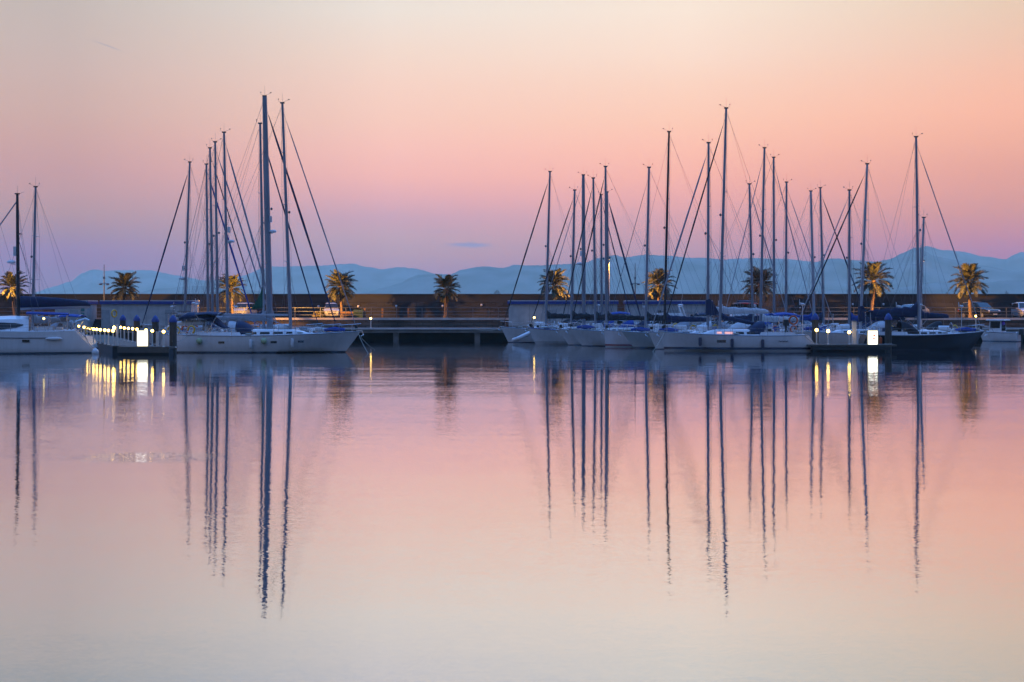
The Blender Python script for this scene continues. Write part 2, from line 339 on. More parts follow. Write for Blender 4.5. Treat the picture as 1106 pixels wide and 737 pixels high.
# ---------------------------------------------------------------- mesh helpers
class MB:
    def __init__(s): s.v = []; s.f = []
    def add(s, vs, fs):
        k = len(s.v); s.v += [tuple(p) for p in vs]; s.f += [tuple(i+k for i in f) for f in fs]; return s
    def box(s, cx, cy, cz, sx, sy, sz, rz=0, taper=1.0):
        c, q = math.cos(rz), math.sin(rz); vs = []
        for z, tp in ((-1, 1), (1, taper)):
            for x, y in ((-1,-1),(1,-1),(1,1),(-1,1)):
                X, Y = x*sx/2*tp, y*sy/2*tp
                vs.append((cx+X*c-Y*q, cy+X*q+Y*c, cz+z*sz/2))
        return s.add(vs, [(3,2,1,0),(4,5,6,7),(0,1,5,4),(1,2,6,5),(2,3,7,6),(3,0,4,7)])
    def tube(s, pts, r, n=6, flat=(1,1)):
        pts = [Vector(p) for p in pts]; m = len(pts)
        rs = r if isinstance(r, (list, tuple)) else [r]*m
        vs = []; prev = None
        for i, p in enumerate(pts):
            d = (pts[min(i+1, m-1)] - pts[max(i-1, 0)]).normalized()
            ref = Vector((0,0,1)) if abs(d.z) < .9 else Vector((1,0,0))
            a = d.cross(ref).normalized() if prev is None else (prev - d*prev.dot(d)).normalized()
            prev = a; b = d.cross(a)
            for k in range(n):
                th = 2*math.pi*(k+.5)/n
                vs.append(p + a*(math.cos(th)*rs[i]*flat[0]) + b*(math.sin(th)*rs[i]*flat[1]))
        fs = []
        for i in range(m-1):
            for k in range(n):
                k2 = (k+1) % n
                fs.append((i*n+k, i*n+k2, (i+1)*n+k2, (i+1)*n+k))
        fs.append(tuple(range(n))[::-1]); fs.append(tuple((m-1)*n+k for k in range(n)))
        return s.add(vs, fs)
    def lathe(s, prof, c=(0,0,0), n=12):
        vs = []; m = len(prof)
        for r, z in prof:
            for k in range(n):
                th = 2*math.pi*k/n; vs.append((c[0]+r*math.cos(th), c[1]+r*math.sin(th), c[2]+z))
        fs = []
        for i in range(m-1):
            for k in range(n):
                k2 = (k+1) % n; fs.append((i*n+k, i*n+k2, (i+1)*n+k2, (i+1)*n+k))
        fs.append(tuple(range(n))[::-1]); fs.append(tuple((m-1)*n+k for k in range(n)))
        return s.add(vs, fs)
    def loft(s, rings, closed=True, cap0=True, cap1=True):
        n = len(rings[0]); vs = [p for r in rings for p in r]; fs = []
        for i in range(len(rings)-1):
            for k in range(n if closed else n-1):
                k2 = (k+1) % n; fs.append((i*n+k, i*n+k2, (i+1)*n+k2, (i+1)*n+k))
        if cap0: fs.append(tuple(range(n))[::-1])
        if cap1: fs.append(tuple((len(rings)-1)*n+k for k in range(n)))
        return s.add(vs, fs)
    def prism(s, poly, y0, y1):
        """outline in x,z pushed from y0 to y1"""
        n = len(poly); vs = [(x, y0, z) for x, z in poly] + [(x, y1, z) for x, z in poly]
        fs = [tuple(range(n)), tuple(range(n, 2*n))[::-1]]
        for k in range(n):
            k2 = (k+1) % n; fs.append((k2, k, n+k, n+k2))
        return s.add(vs, fs)
    def ball(s, c, r, n=10, sq=(1,1,1)):
        prof = [(math.sin(math.pi*i/8)*r, -math.cos(math.pi*i/8)*r) for i in range(9)]
        k = len(s.v); s.lathe([(max(a, .001), b) for a, b in prof], (0,0,0), n)
        for i in range(k, len(s.v)):
            x, y, z = s.v[i]; s.v[i] = (c[0]+x*sq[0], c[1]+y*sq[1], c[2]+z*sq[2])
        return s
    def build(s, name, mat, parent=None, loc=(0,0,0), rz=0, ang=40, fix=True):
        me = bpy.data.meshes.new(name); me.from_pydata(s.v, [], s.f); me.validate()
        if fix:
            import bmesh
            bm = bmesh.new(); bm.from_mesh(me); bmesh.ops.recalc_face_normals(bm, faces=bm.faces); bm.to_mesh(me); bm.free()
        me.polygons.foreach_set('use_smooth', [True]*len(me.polygons))
        me.set_sharp_from_angle(angle=R(ang)); me.update()
        me.materials.append(MATS[mat] if isinstance(mat, str) else mat)
        o = bpy.data.objects.new(name, me); col.objects.link(o)
        if parent is not None: o.parent = parent
        o.location = loc; o.rotation_euler = (0,0,rz)
        return o
def thing(name, label, cat, loc=(0,0,0), rz=0, group=None):
    o = bpy.data.objects.new(name, None); col.objects.link(o); o.empty_display_size = .3
    o.location = loc; o.rotation_euler = (0,0,rz); o['label'] = label; o['category'] = cat
    if group: o['group'] = group
    return o
def tag(o, label, cat, group=None):
    o['label'] = label; o['category'] = cat
    if group: o['group'] = group
    return o
def struct(o): o['kind'] = 'structure'; return o
def dup(root, loc, rz, label, group=None, scale=1):
    r = root.copy(); col.objects.link(r); r.location = loc; r.rotation_euler = (0,0,rz); r.scale = (scale,)*3; r['label'] = label
    if group: r['group'] = group
    for ch in list(root.children):
        c = ch.copy(); col.objects.link(c); c.parent = r
        for g2 in list(ch.children):
            d = g2.copy(); col.objects.link(d); d.parent = c
    return r
def sm(a, b, x):
    x = max(0, min(1, (x-a)/(b-a))); return x*x*(3-2*x)

# ---------------------------------------------------------------- setting: water, hills, quay
struct(MB().add([(-7000,-250,0),(7000,-250,0),(7000,9700,0),(-7000,9700,0)], [(0,1,2,3)]).build('water', 'water'))

def hill_mat(name, a, b_):
    m, t, b = base_mat(name); n = t.nodes; l = t.links
    tcn = n.new('ShaderNodeTexCoord'); z = n.new('ShaderNodeTexNoise'); z.inputs['Scale'].default_value = .006; z.inputs['Detail'].default_value = 8
    l.new(tcn.outputs['Object'], z.inputs['Vector']); r = n.new('ShaderNodeValToRGB')
    r.color_ramp.elements[0].position = .35; r.color_ramp.elements[1].position = .65
    r.color_ramp.elements[0].color = (*a, 1); r.color_ramp.elements[1].color = (*b_, 1)
    l.new(z.outputs[0], r.inputs[0]); l.new(r.outputs[0], b.inputs['Base Color']); b.inputs['Roughness'].default_value = 1; b.inputs['Specular IOR Level'].default_value = 0
    MATS[name] = m
hill_mat('scrub', (.05,.06,.05), (.20,.19,.18))
from mathutils import noise as mnoise
def hills(ridge, Y, depth, seed, rough=.05):
    ridge = sorted(ridge); xs = []
    x0, x1 = ridge[0][0], ridge[-1][0]; nx = int((x1-x0)/1.3)
    def ry(px):
        for (a, ya), (b, yb) in zip(ridge, ridge[1:]):
            if a <= px <= b:
                tt = (px-a)/(b-a); return ya + (yb-ya)*(tt*.5 + sm(0,1,tt)*.5)
        return ridge[-1][1]
    mb = MB(); rows = 15; vs = []
    for i in range(nx+1):
        px = x0 + (x1-x0)*i/nx; X = WX(px, Y); H = max(2, WZ(ry(px) + .55*mnoise.noise((px*.23, seed, 0)) + .35*mnoise.noise((px*.7, seed, 4)), Y))
        for j in range(rows):
            v = -1 + 2*j/(rows-1)
            hh = max(0, math.cos(v*math.pi/2))**.9
            nz = mnoise.noise((X*.0022+seed, v*2.2, seed))*.35 + mnoise.noise((X*.007, v*6, seed+3))*.16
            z = H*(hh*(1 + nz*(1-hh)*1.6)) + (H*rough*mnoise.noise((X*.012, seed, v*3)) if abs(v) < .02 else 0)*.35
            if abs(v) > .99: z = -1
            sh = v*depth*(1 + .25*mnoise.noise((X*.0015, seed*2, 0)))
            # keep the silhouette at the distance of the ridge
            vs.append((X*(Y+sh)/Y, Y+sh, z if v <= 0 else min(z, H*(hh))))
    fs = [(i*rows+j, (i+1)*rows+j, (i+1)*rows+j+1, i*rows+j+1) for i in range(nx) for j in range(rows-1)]
    mb.add(vs, fs)
    return struct(mb.build('hills', 'scrub', ang=180))
far_ridge = [(28,320),(37,316),(57,310),(77,304),(88,296),(99,291),(114,292.5),(130,292),(161,292),(193,298),(221,303),(246,301.6),(263,298),(281,291),(295,288),(337,287.5),(380,285),(397,288.5),(414,291),(428,288.5),(449,290.3),(471,295.8),(489,297),(520,300),(700,300),(760,292),(800,284),(853,280),(880,283),(960,284),(975,274),(987,268.5),(1001,266),(1018,270.5),(1036,271),(1060,277),(1087,280),(1094,276),(1103,272.5),(1150,268),(1200,280)]
hills(far_ridge, 8600, 900, 2.0)
mid_ridge = [(372,320),(394,316),(415,311),(432,306),(443,300),(452,296.6),(470,296.2),(486,297.2),(498,291.5),(521,287.8),(543,289.4),(556,286.2),(581,287),(607,285.8),(633,283.8),(643,279.4),(664,276.2),(674,278),(697,275.2),(720,276.5),(740,278),(775,280),(819,279),(853,280.6),(873,285),(898,279.5),(927,281),(944,283.2),(961,280),(975,273.5),(988,267.5),(996,270),(1010,277),(1030,281),(1060,287),(1100,293),(1170,300)]
hills(mid_ridge, 6400, 800, 9.0)
foot_ridge = [(830,322),(862,316),(900,313.5),(940,314),(975,310),(1005,306),(1035,303.5),(1062,306),(1090,303),(1150,300),(1200,306)]
hills(foot_ridge, 4700, 350, 14.0)
foot2 = [(130,322),(170,312),(215,309),(262,313),(310,318),(345,322)]
hills(foot2, 6000, 300, 18.0)

# low islets beyond the breakwater
def islet(px, w, py, Y, label):
    X = WX(px, Y); hw = w*Y/F0/2; H = WZ(py, Y); rings = []
    for j in range(9):
        a = math.pi*j/8; rr = []
        for k in range(15):
            th = math.pi*k/14; env = math.sin(a)**.8
            x = -math.cos(th)*hw*env*(1+.1*mnoise.noise((k*.6, j*.4, px))); 
            z = H*math.sin(th)**.75*env*(1+.18*mnoise.noise((k*.5, j*.7, px+5))) - 1
            rr.append((X+x, Y-math.cos(a)*hw*.7, z))
        rings.append(rr)
    o = MB().loft(rings, closed=False, cap0=False, cap1=False).build('islet', 'islet_rock', ang=60)
    struct(o)
islet(537, 17, 314.5, 3000, ''); islet(1023, 7, 314.8, 3000, ''); islet(1087, 8.5, 314.3, 3000, '')

XL, XR = -85, 92
Q0, Q1, P1, WALL = 163.0, 170.0, 184.0, 184.0
QZ, PZ = 1.32, 2.35
# lower quay: slab on piers over a dark void
quay = struct(MB().box((XL+XR)/2, (Q0+Q1)/2, QZ-.24, XR-XL, Q1-Q0, .48).build('quay', 'concrete'))
e = MB().box((XL+XR)/2, Q0-.05, QZ-.06, XR-XL, .3, .17).build('quay_edge', 'coping', quay)
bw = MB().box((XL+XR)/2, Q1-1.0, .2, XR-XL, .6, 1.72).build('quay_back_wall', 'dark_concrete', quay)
x = WX(428, Q0+1)-9.35*7
while x < XR:
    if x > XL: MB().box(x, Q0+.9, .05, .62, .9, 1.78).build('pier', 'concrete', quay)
    x += 9.35
# promenade behind it
struct(MB().box((XL+XR)/2, (Q1+P1)/2+.1, PZ/2-.5, XR-XL, P1-Q1, PZ+1).build('promenade', 'quay_stone'))
struct(MB().box((XL+XR)/2, (Q1+P1)/2+1.2, PZ+.006, XR-XL, P1-Q1-3, .012).build('road', 'asphalt'))
struct(MB().box((XL+XR)/2, Q1+.18, PZ+.03, XR-XL, .5, .26).build('kerb', 'coping'))

# breakwater wall
wl = thing('breakwater_wall', 'long brown stone breakwater wall behind the palms and boats', 'wall', ((XL+XR)/2, WALL, 0))
WTOP = WZ(318.6, WALL)
MB().box(0, .9, (WTOP-.9)/2, XR-XL+40, 1.8, WTOP-.9).build('stone_face', 'stone', wl)
MB().box(0, 1.05, WTOP-.45, XR-XL+40, 1.5, .9).build('parapet', 'parapet', wl)
MB().box(0, .98, WTOP+.06, XR-XL+40, 1.75, .12).build('coping', 'parapet', wl)
MB().box(0, -.05, PZ+1.55, XR-XL+40, .12, .16).build('ledge', 'parapet', wl)
WL_IT = [(387,331),(428,330.8),(478,330.6),(520,329.6),(344,331),(921,328.8),(954,328.8),(1094,328.6)]
ORD = ['first','second','third','fourth','fifth','sixth','seventh','eighth','ninth','tenth','eleventh','twelfth','thirteenth']
for k, (px, py) in enumerate(WL_IT):
    Y = WALL-.12
    o = MB().box(0, 0, 0, .22, .2, .26).ball((0,-.06,-.02), .14).build('wall_lamp', 'white_plastic', None, (WX(px,Y), Y, WZ(py,Y)))
    tag(o, ['small unlit white wall lamp right of the palm before the quay lamp','small unlit white wall lamp above the lone quay lamp on the pontoon gap','small unlit white wall lamp behind the dark palm in the gap','small unlit white wall lamp right of the dark palm by the long hut','small unlit white wall lamp left of the orange lit palm and parked van','small unlit white wall lamp between the tall mast and the palm on the right','small unlit white wall lamp between the right palm and the silver car','small unlit white wall lamp between the dark car and the cut-off car'][k], 'wall lamp', 'lamps on the breakwater wall')

# railing along the promenade
rail = thing('promenade_railing', 'thin grey metal railing along the promenade edge before the stone wall', 'railing', (0, Q1+.75, PZ))
xs0, xs1 = XL+1, XR-1
for z in (.5, .92, 1.36):
    MB().tube([(xs0,0,z),(xs1,0,z)], .028, 5).build('rail', 'lamp_grey', rail)
x = xs0; k = 0
while x < xs1 and k < 99:
    MB().box(0,0,.68,.075,.075,1.36).build('post', 'lamp_grey', rail, (x,0,0)); x += 3.05; k += 1
for px in (394, 413, 441, 528, 1005):
    o = MB().box(0,0,.62,.2,.16,1.24).box(0,0,1.26,.24,.2,.06).build('bollard', 'brown_wood', None, (WX(px,172.3), 172.3, PZ+.012))
    tag(o, {394:'brown post beside the bins right of the orange palm',413:'brown post just right of the lone quay lamp',441:'brown post midway between lamp and dark palm',528:'brown post right of the dark palm in the gap',1005:'brown post right of the tall mast by the silver car'}[px], 'post', 'brown posts on the promenade')

# harbour huts
def hut(px0, px1, label, door=None, sign=None):
    Y = 165.6; x0, x1 = WX(px0,Y), WX(px1,Y); w = x1-x0; H = WZ(325.5, Y)-QZ
    t = thing('harbour_hut', label, 'hut', ((x0+x1)/2, Y, QZ), 0, 'white harbour huts with blue roof edges')
    MB().box(0, 1.9, (H-.3)/2, w-.3, 3.8, H-.3).build('wall', 'stucco', t)
    rf = MB().box(0, 1.9, H-.17, w, 4.2, .34).build('roof_edge', 'blue_trim', t)
    MB().box(0, 1.9, H+.05, w-.06, 4.1, .10).build('roof', 'roof_white', t)
    MB().box(0, -.02, .15, w-.26, .06, .3).build('plinth', 'concrete', t)
    for d in door or []:
        dx = WX(d, Y)-(x0+x1)/2
        dd = MB().box(dx, -.03, 1.08, .95, .08, 2.1).build('door', 'door_grey', t)
        MB().box(dx-.36, -.1, 1.05, .05, .08, .18).build('handle', 'steel', dd)
    for s_ in sign or []:
        dx = WX(s_, Y)-(x0+x1)/2
        MB().box(dx, -.04, 2.2, .4, .06, .45).box(dx, -.04, 1.5, .36, .06, .6).build('notice_board', 'sign_teal', t)
    nseg = max(2, int(w/2.4))
    for i in range(1, nseg):
        MB().box(-w/2+w*i/nseg, -.005, (H-.3)/2, .06, .03, H-.4).build('wall_joint', 'door_grey', t)
    return t
hut(58, 95.5, 'small white hut with blue roof edge and teal notices behind the catamaran', door=[80], sign=[89.5])
hut(108, 208, 'white hut with blue roof edge behind the lamp-lined pontoon', door=[114, 183])
hut(548, 668, 'long white hut with blue roof edge right of the open gap', door=[596])
hut(676, 770, 'white hut with blue roof edge behind the black-masted yacht', door=[728])

# stone steps between the left huts
o = MB()
for i in range(4): o.box(0, .3+i*.35, .125+i*.25, 1.6, .36, .25*(1)) if False else o.box(0, .18+i*.36, .13*(i+1), 1.5, .36, .26*(i+1))
tag(o.build('stone_steps', 'quay_stone', None, (WX(101,167.6), 167.6, QZ)), 'short flight of stone steps between the two left huts', 'steps')

# ---------------------------------------------------------------- street lamps
SOD = (1.0, .42, .06)
def sodium_post(px, top_py, Y, label, power, pole=1.0):
    gz = QZ if Y < Q1 else PZ+.012; H = WZ(top_py, Y)-gz
    t = thing('street_lamp', label, 'street lamp', (WX(px,Y), Y, gz), 0, 'lit street lamps on the promenade')
    MB().tube([(0,0,0),(0,0,.6),(0,0,H*.5),(0,0,H)], [.14,.11,.10,.08], 10).build('pole', 'lamp_white', t)
    MB().lathe([(.2,0),(.2,.06),(.14,.12)], (0,0,0), 10).build('base_plate', 'lamp_grey', t)
    MB().tube([(0,0,H-.1),(0,-.4,H+.10),(0,-.85,H+.12)], .045, 6).build('arm', 'lamp_white', t)
    hd = MB().box(0,-.95,H+.12,.26,.5,.13, taper=.8).build('lamp_head', 'lamp_grey', t)
    MB().ball((0,-.95,H+.05), .10, sq=(1,1,.5)).build('bulb', 'sodium_bulb', hd)
    l = bpy.data.lights.new('street_light', 'SPOT'); l.spot_size = R(88); l.spot_blend = .5; l.energy = power*pole; l.color = SOD; l.shadow_soft_size = .1
    lo = bpy.data.objects.new('street_light', l); col.objects.link(lo); lo.parent = t; lo.location = (0,-.95,H-.14); lo.rotation_euler = Vector((0,.58,-.81)).to_track_quat('-Z','Y').to_euler()
    for s_ in (-1, 1):      # two side floods on the same head
        l = bpy.data.lights.new('flood_light', 'SPOT'); l.energy = power*(9 if Y > Q1 else 10); l.color = SOD; l.shadow_soft_size = .1; l.spot_size = R(66); l.spot_blend = .6
        lo = bpy.data.objects.new('flood_light', l); col.objects.link(lo); lo.parent = t; lo.location = (s_*.14,-.95,H-.14)
        lo.rotation_euler = Vector((s_*.85, .14, -.50) if Y > Q1 else (s_*.70, .68, -.26 if H > 6 else -.03)).to_track_quat('-Z','Y').to_euler()
sodium_post(657.5, 281, 173.2, 'lit street lamp with orange glow on its pole between two orange palms', 2600)
sodium_post(995.0, 283, 167.6, 'lit street lamp with orange glow beside the tall mast on the right', 2300, .25)
sodium_post(290.6, 311, 167.6, 'lit street lamp hidden behind the thickest mast left of the orange palm', 3000)
sodium_post(-18.0, 286, 173.2, 'lit street lamp just beyond the picture left of the first palm', 2600)
# road lamps that light the pavement
def twin_lamp(px, Y, top, heads, label):
    H = WZ(top,Y)-PZ; hz = WZ(heads,Y)-PZ
    t = thing('twin_head_lamp', label, 'street lamp', (WX(px,Y), Y, PZ+.012), 0, 'unlit twin-headed lamp posts')
    MB().tube([(0,0,0),(0,0,hz),(0,0,H)], [.09,.07,.035], 8).build('pole', 'lamp_grey', t)
    MB().tube([(-.42,0,hz+.05),(0,0,hz+.12),(.42,0,hz+.05)], .035, 6).build('arm', 'lamp_grey', t)
    for s_ in (-1,1): MB().lathe([(.05,.1),(.24,.0),(.2,-.1),(.08,-.16)], (s_*.42,0,hz+.02), 10).build('lamp_head', 'lamp_grey', t)
    MB().box(0,0,hz+.75,.22,.12,.25).build('floodlight', 'lamp_grey', t)
twin_lamp(112.5, 172.6, 286, 307, 'unlit grey twin-headed lamp post left of the dark palm')
twin_lamp(686, 181.5, 284.5, 307, 'unlit grey twin-headed lamp post left of the orange-lit palm')

def globe_lamp(name_lab, px, py, Y, zbase, group, h=None, bulb='bulb', r=.115):
    z = WZ(py,Y)
    t = thing('globe_lamp', name_lab, 'lamp', (WX(px,Y), Y, zbase), 0, group)
    hh = z-zbase
    MB().tube([(0,0,0),(0,0,hh-.1)], .055, 8).lathe([(.1,0),(.1,.04),(.06,.06)], (0,0,0), 8).build('post', 'lamp_white', t)
    MB().ball((0,0,hh), r, 12).build('globe', bulb, t)
    MB().lathe([(.06,-.05),(.065,.0),(.05,.02)], (0,0,hh-r*1.0), 8).build('collar', 'lamp_grey', t)
    return t
g_ = 'globe lamps on the quay edge'
globe_lamp('glowing globe lamp alone on the quay edge in the open gap', 400.5, 344.2, 163.6, QZ, g_)
globe_lamp('glowing globe lamp before the long hut by the leftmost bows', 577, 343.2, 163.6, QZ, g_)
globe_lamp('glowing globe lamp near the little cabin boat at right', 1054, 341.6, 163.6, QZ, g_)

# ---------------------------------------------------------------- palms
def frond(mb, base, az, elv, L, droop, rnd):
    d = Vector((math.cos(az), math.sin(az), 0)); side = Vector((-math.sin(az), math.cos(az), 0))
    n = 9; pts = []
    for i in range(n):
        s = i/(n-1); ang = elv - droop*s*s
        if i == 0: pts.append(Vector(base))
        else: pts.append(pts[-1] + (d*math.cos(ang)+Vector((0,0,1))*math.sin(ang))*(L/(n-1)))
    mb.tube(pts, [.028*(1-.8*i/(n-1)) for i in range(n)], 3)
    m = 24
    for i in range(m):
        s = .18 + .82*i/(m-1); k = min(n-2, int(s*(n-1))); f = s*(n-1)-k
        p = pts[k].lerp(pts[k+1], f); t = (pts[k+1]-pts[k]).normalized(); up = side.cross(t)
        ll = (.52*math.sin(math.pi*min(1, .25+s*.72))+.1)*(L/1.7)*rnd.uniform(.85,1.15)
        for sg in (-1,1):
            v = (t*1.0 + side*sg*.62 + up*rnd.uniform(-.45,.2) + Vector((0,0,-.12))).normalized()
            w = t*.07
            q = p + v*ll*.55 + Vector((0,0,-.02)); e_ = p + v*ll + Vector((0,0,-.10*ll))
            mb.add([p-w*.6, p+w*.6, q+w, e_, q-w], [(0,1,2,3,4)])
def palm_proto(seed, h):
    rnd = random.Random(seed)
    t = bpy.data.objects.new('palm_tree', None); col.objects.link(t); t['category'] = 'palm tree'; t['group'] = 'palms along the promenade'
    pts = []; rs = []
    for i in range(14):
        s = i/13; pts.append((.12*math.sin(s*2+seed), .08*math.sin(s*1.5+seed*2), h*s)); rs.append((.17-.04*s)*(1+(.10 if i % 2 else -.04)) + (.08*(1-s*8) if s < .125 else 0) + (.05*sm(.8,1,s)))
    MB().tube(pts, rs, 9).build('trunk', 'trunk', t)
    mb = MB(); top = Vector(pts[-1])
    N_ = (50, 44, 56, 40)[seed % 4]
    for i in range(N_):
        s = i/(N_-1); az = i*2.39996 + rnd.uniform(-.3,.3)
        elv = R(80) - R(112)*s**1.0 + rnd.uniform(-.13,.13)
        frond(mb, top + Vector((math.cos(az)*.1, math.sin(az)*.1, .14-.45*s)), az, elv, rnd.uniform(1.6,2.15)*(1-.12*s), R(48)+rnd.uniform(-.2,.4), rnd)
    cr = mb.build('crown', 'palm_leaf', t, fix=False, ang=180)
    sk = MB()
    for i in range(26):
        az = i*2.4; p = top + Vector((math.cos(az)*.16, math.sin(az)*.16, -.15-.5*rnd.random())); 
        sk.tube([p, p+Vector((math.cos(az)*.12, math.sin(az)*.12, .12))], [.05,.02], 4)
    sk.build('trunk_stubs', 'trunk', t)
    return t
PALMS = [(16,294.5,'palm lit orange on its left, behind the catamaran mast'),(134,295,'dark palm behind the lamp-lined pontoon'),(250,297,'palm with lit trunk half hidden by the left cluster of masts'),
         (370,293.5,'palm lit orange on its left beside the parked van'),(481,297,'dark unlit palm standing alone in the open gap'),(599,292,'palm lit orange on its right above the long hut'),
         (710,291.5,'palm lit orange on its left beside the black mast'),(821,290,'dark palm behind the masts near the red van'),(941,284,'palm with orange-edged crown left of the tallest right mast'),(1049,286.5,'palm with lit trunk in front of the dark parked car')]
protos = {}
for k, (px, py, lab) in enumerate(PALMS):
    Y = 174.6 if k not in (9,) else 173.4
    top = WZ(py, Y) - PZ; v = k % 4; H = 3.55
    if v not in protos:
        t = palm_proto(v+3, H); protos[v] = t
    else: t = dup(protos[v], (0,0,0), 0, lab)
    t['label'] = lab; t.location = (WX(px,Y), Y, PZ+.012); t.rotation_euler = (0,0,k*1.3); t.scale = (top/5.15*(1.0 if k in (3,5,6) else 1.0),)*2 + (top/5.15,); t.rotation_euler = (R((k*37 % 7)-3)*.7, R((k*53 % 9)-4)*.7, k*1.3)

# shrub, bench, bins
rnd = random.Random(5); mb = MB()
for i in range(1300):
    a = rnd.uniform(0, 6.28); q = rnd.random()**.5; z = rnd.uniform(.05,.62)
    p = Vector((math.cos(a)*.85*q*(1-.5*z), math.sin(a)*.5*q, z+.1)); d = Vector((rnd.uniform(-1,1), rnd.uniform(-1,1), rnd.uniform(-.2,1))).normalized()*.17; s_ = Vector((d.y,-d.x,.2)).normalized()*.05
    mb.add([p-s_*.3, p+d*.5-s_, p+d, p+d*.5+s_], [(0,1,2,3)])
sh = thing('shrub', 'low round shrub lit orange beside the parked van', 'shrub', (WX(345,172.2), 172.2, PZ+.1))
mb.build('foliage', 'shrub_leaf', sh, fix=False); MB().tube([(0,0,-.1),(0,0,.3)], .05, 5).tube([(0,0,0),(.3,.1,.4)], .03, 4).build('stem', 'trunk', sh)
bn = thing('bench', 'wooden bench by the orange palm at the promenade edge', 'bench', (WX(375,171.9), 171.9, PZ+.012))
MB().box(0,0,.45,1.7,.42,.06).build('seat', 'brown_wood', bn); MB().box(0,.24,.75,1.7,.05,.34).build('backrest', 'brown_wood', bn)
for s_ in (-1,1): MB().box(s_*.65,.02,.21,.08,.4,.42).build('leg', 'lamp_grey', bn)
for j, px in enumerate((384.5, 389.5)):
    b_ = thing('litter_bin', ['dark green bin nearer the bench','dark green bin nearer the brown post'][j], 'bin', (WX(px,172.3), 172.3, PZ+.012), 0, 'bins by the bench')
    MB().box(0,0,.5,.55,.6,1.0,taper=1.12).build('body', 'bin_green', b_); MB().box(0,0,1.06,.66,.72,.1,taper=.9).build('lid', 'bin_green', b_)

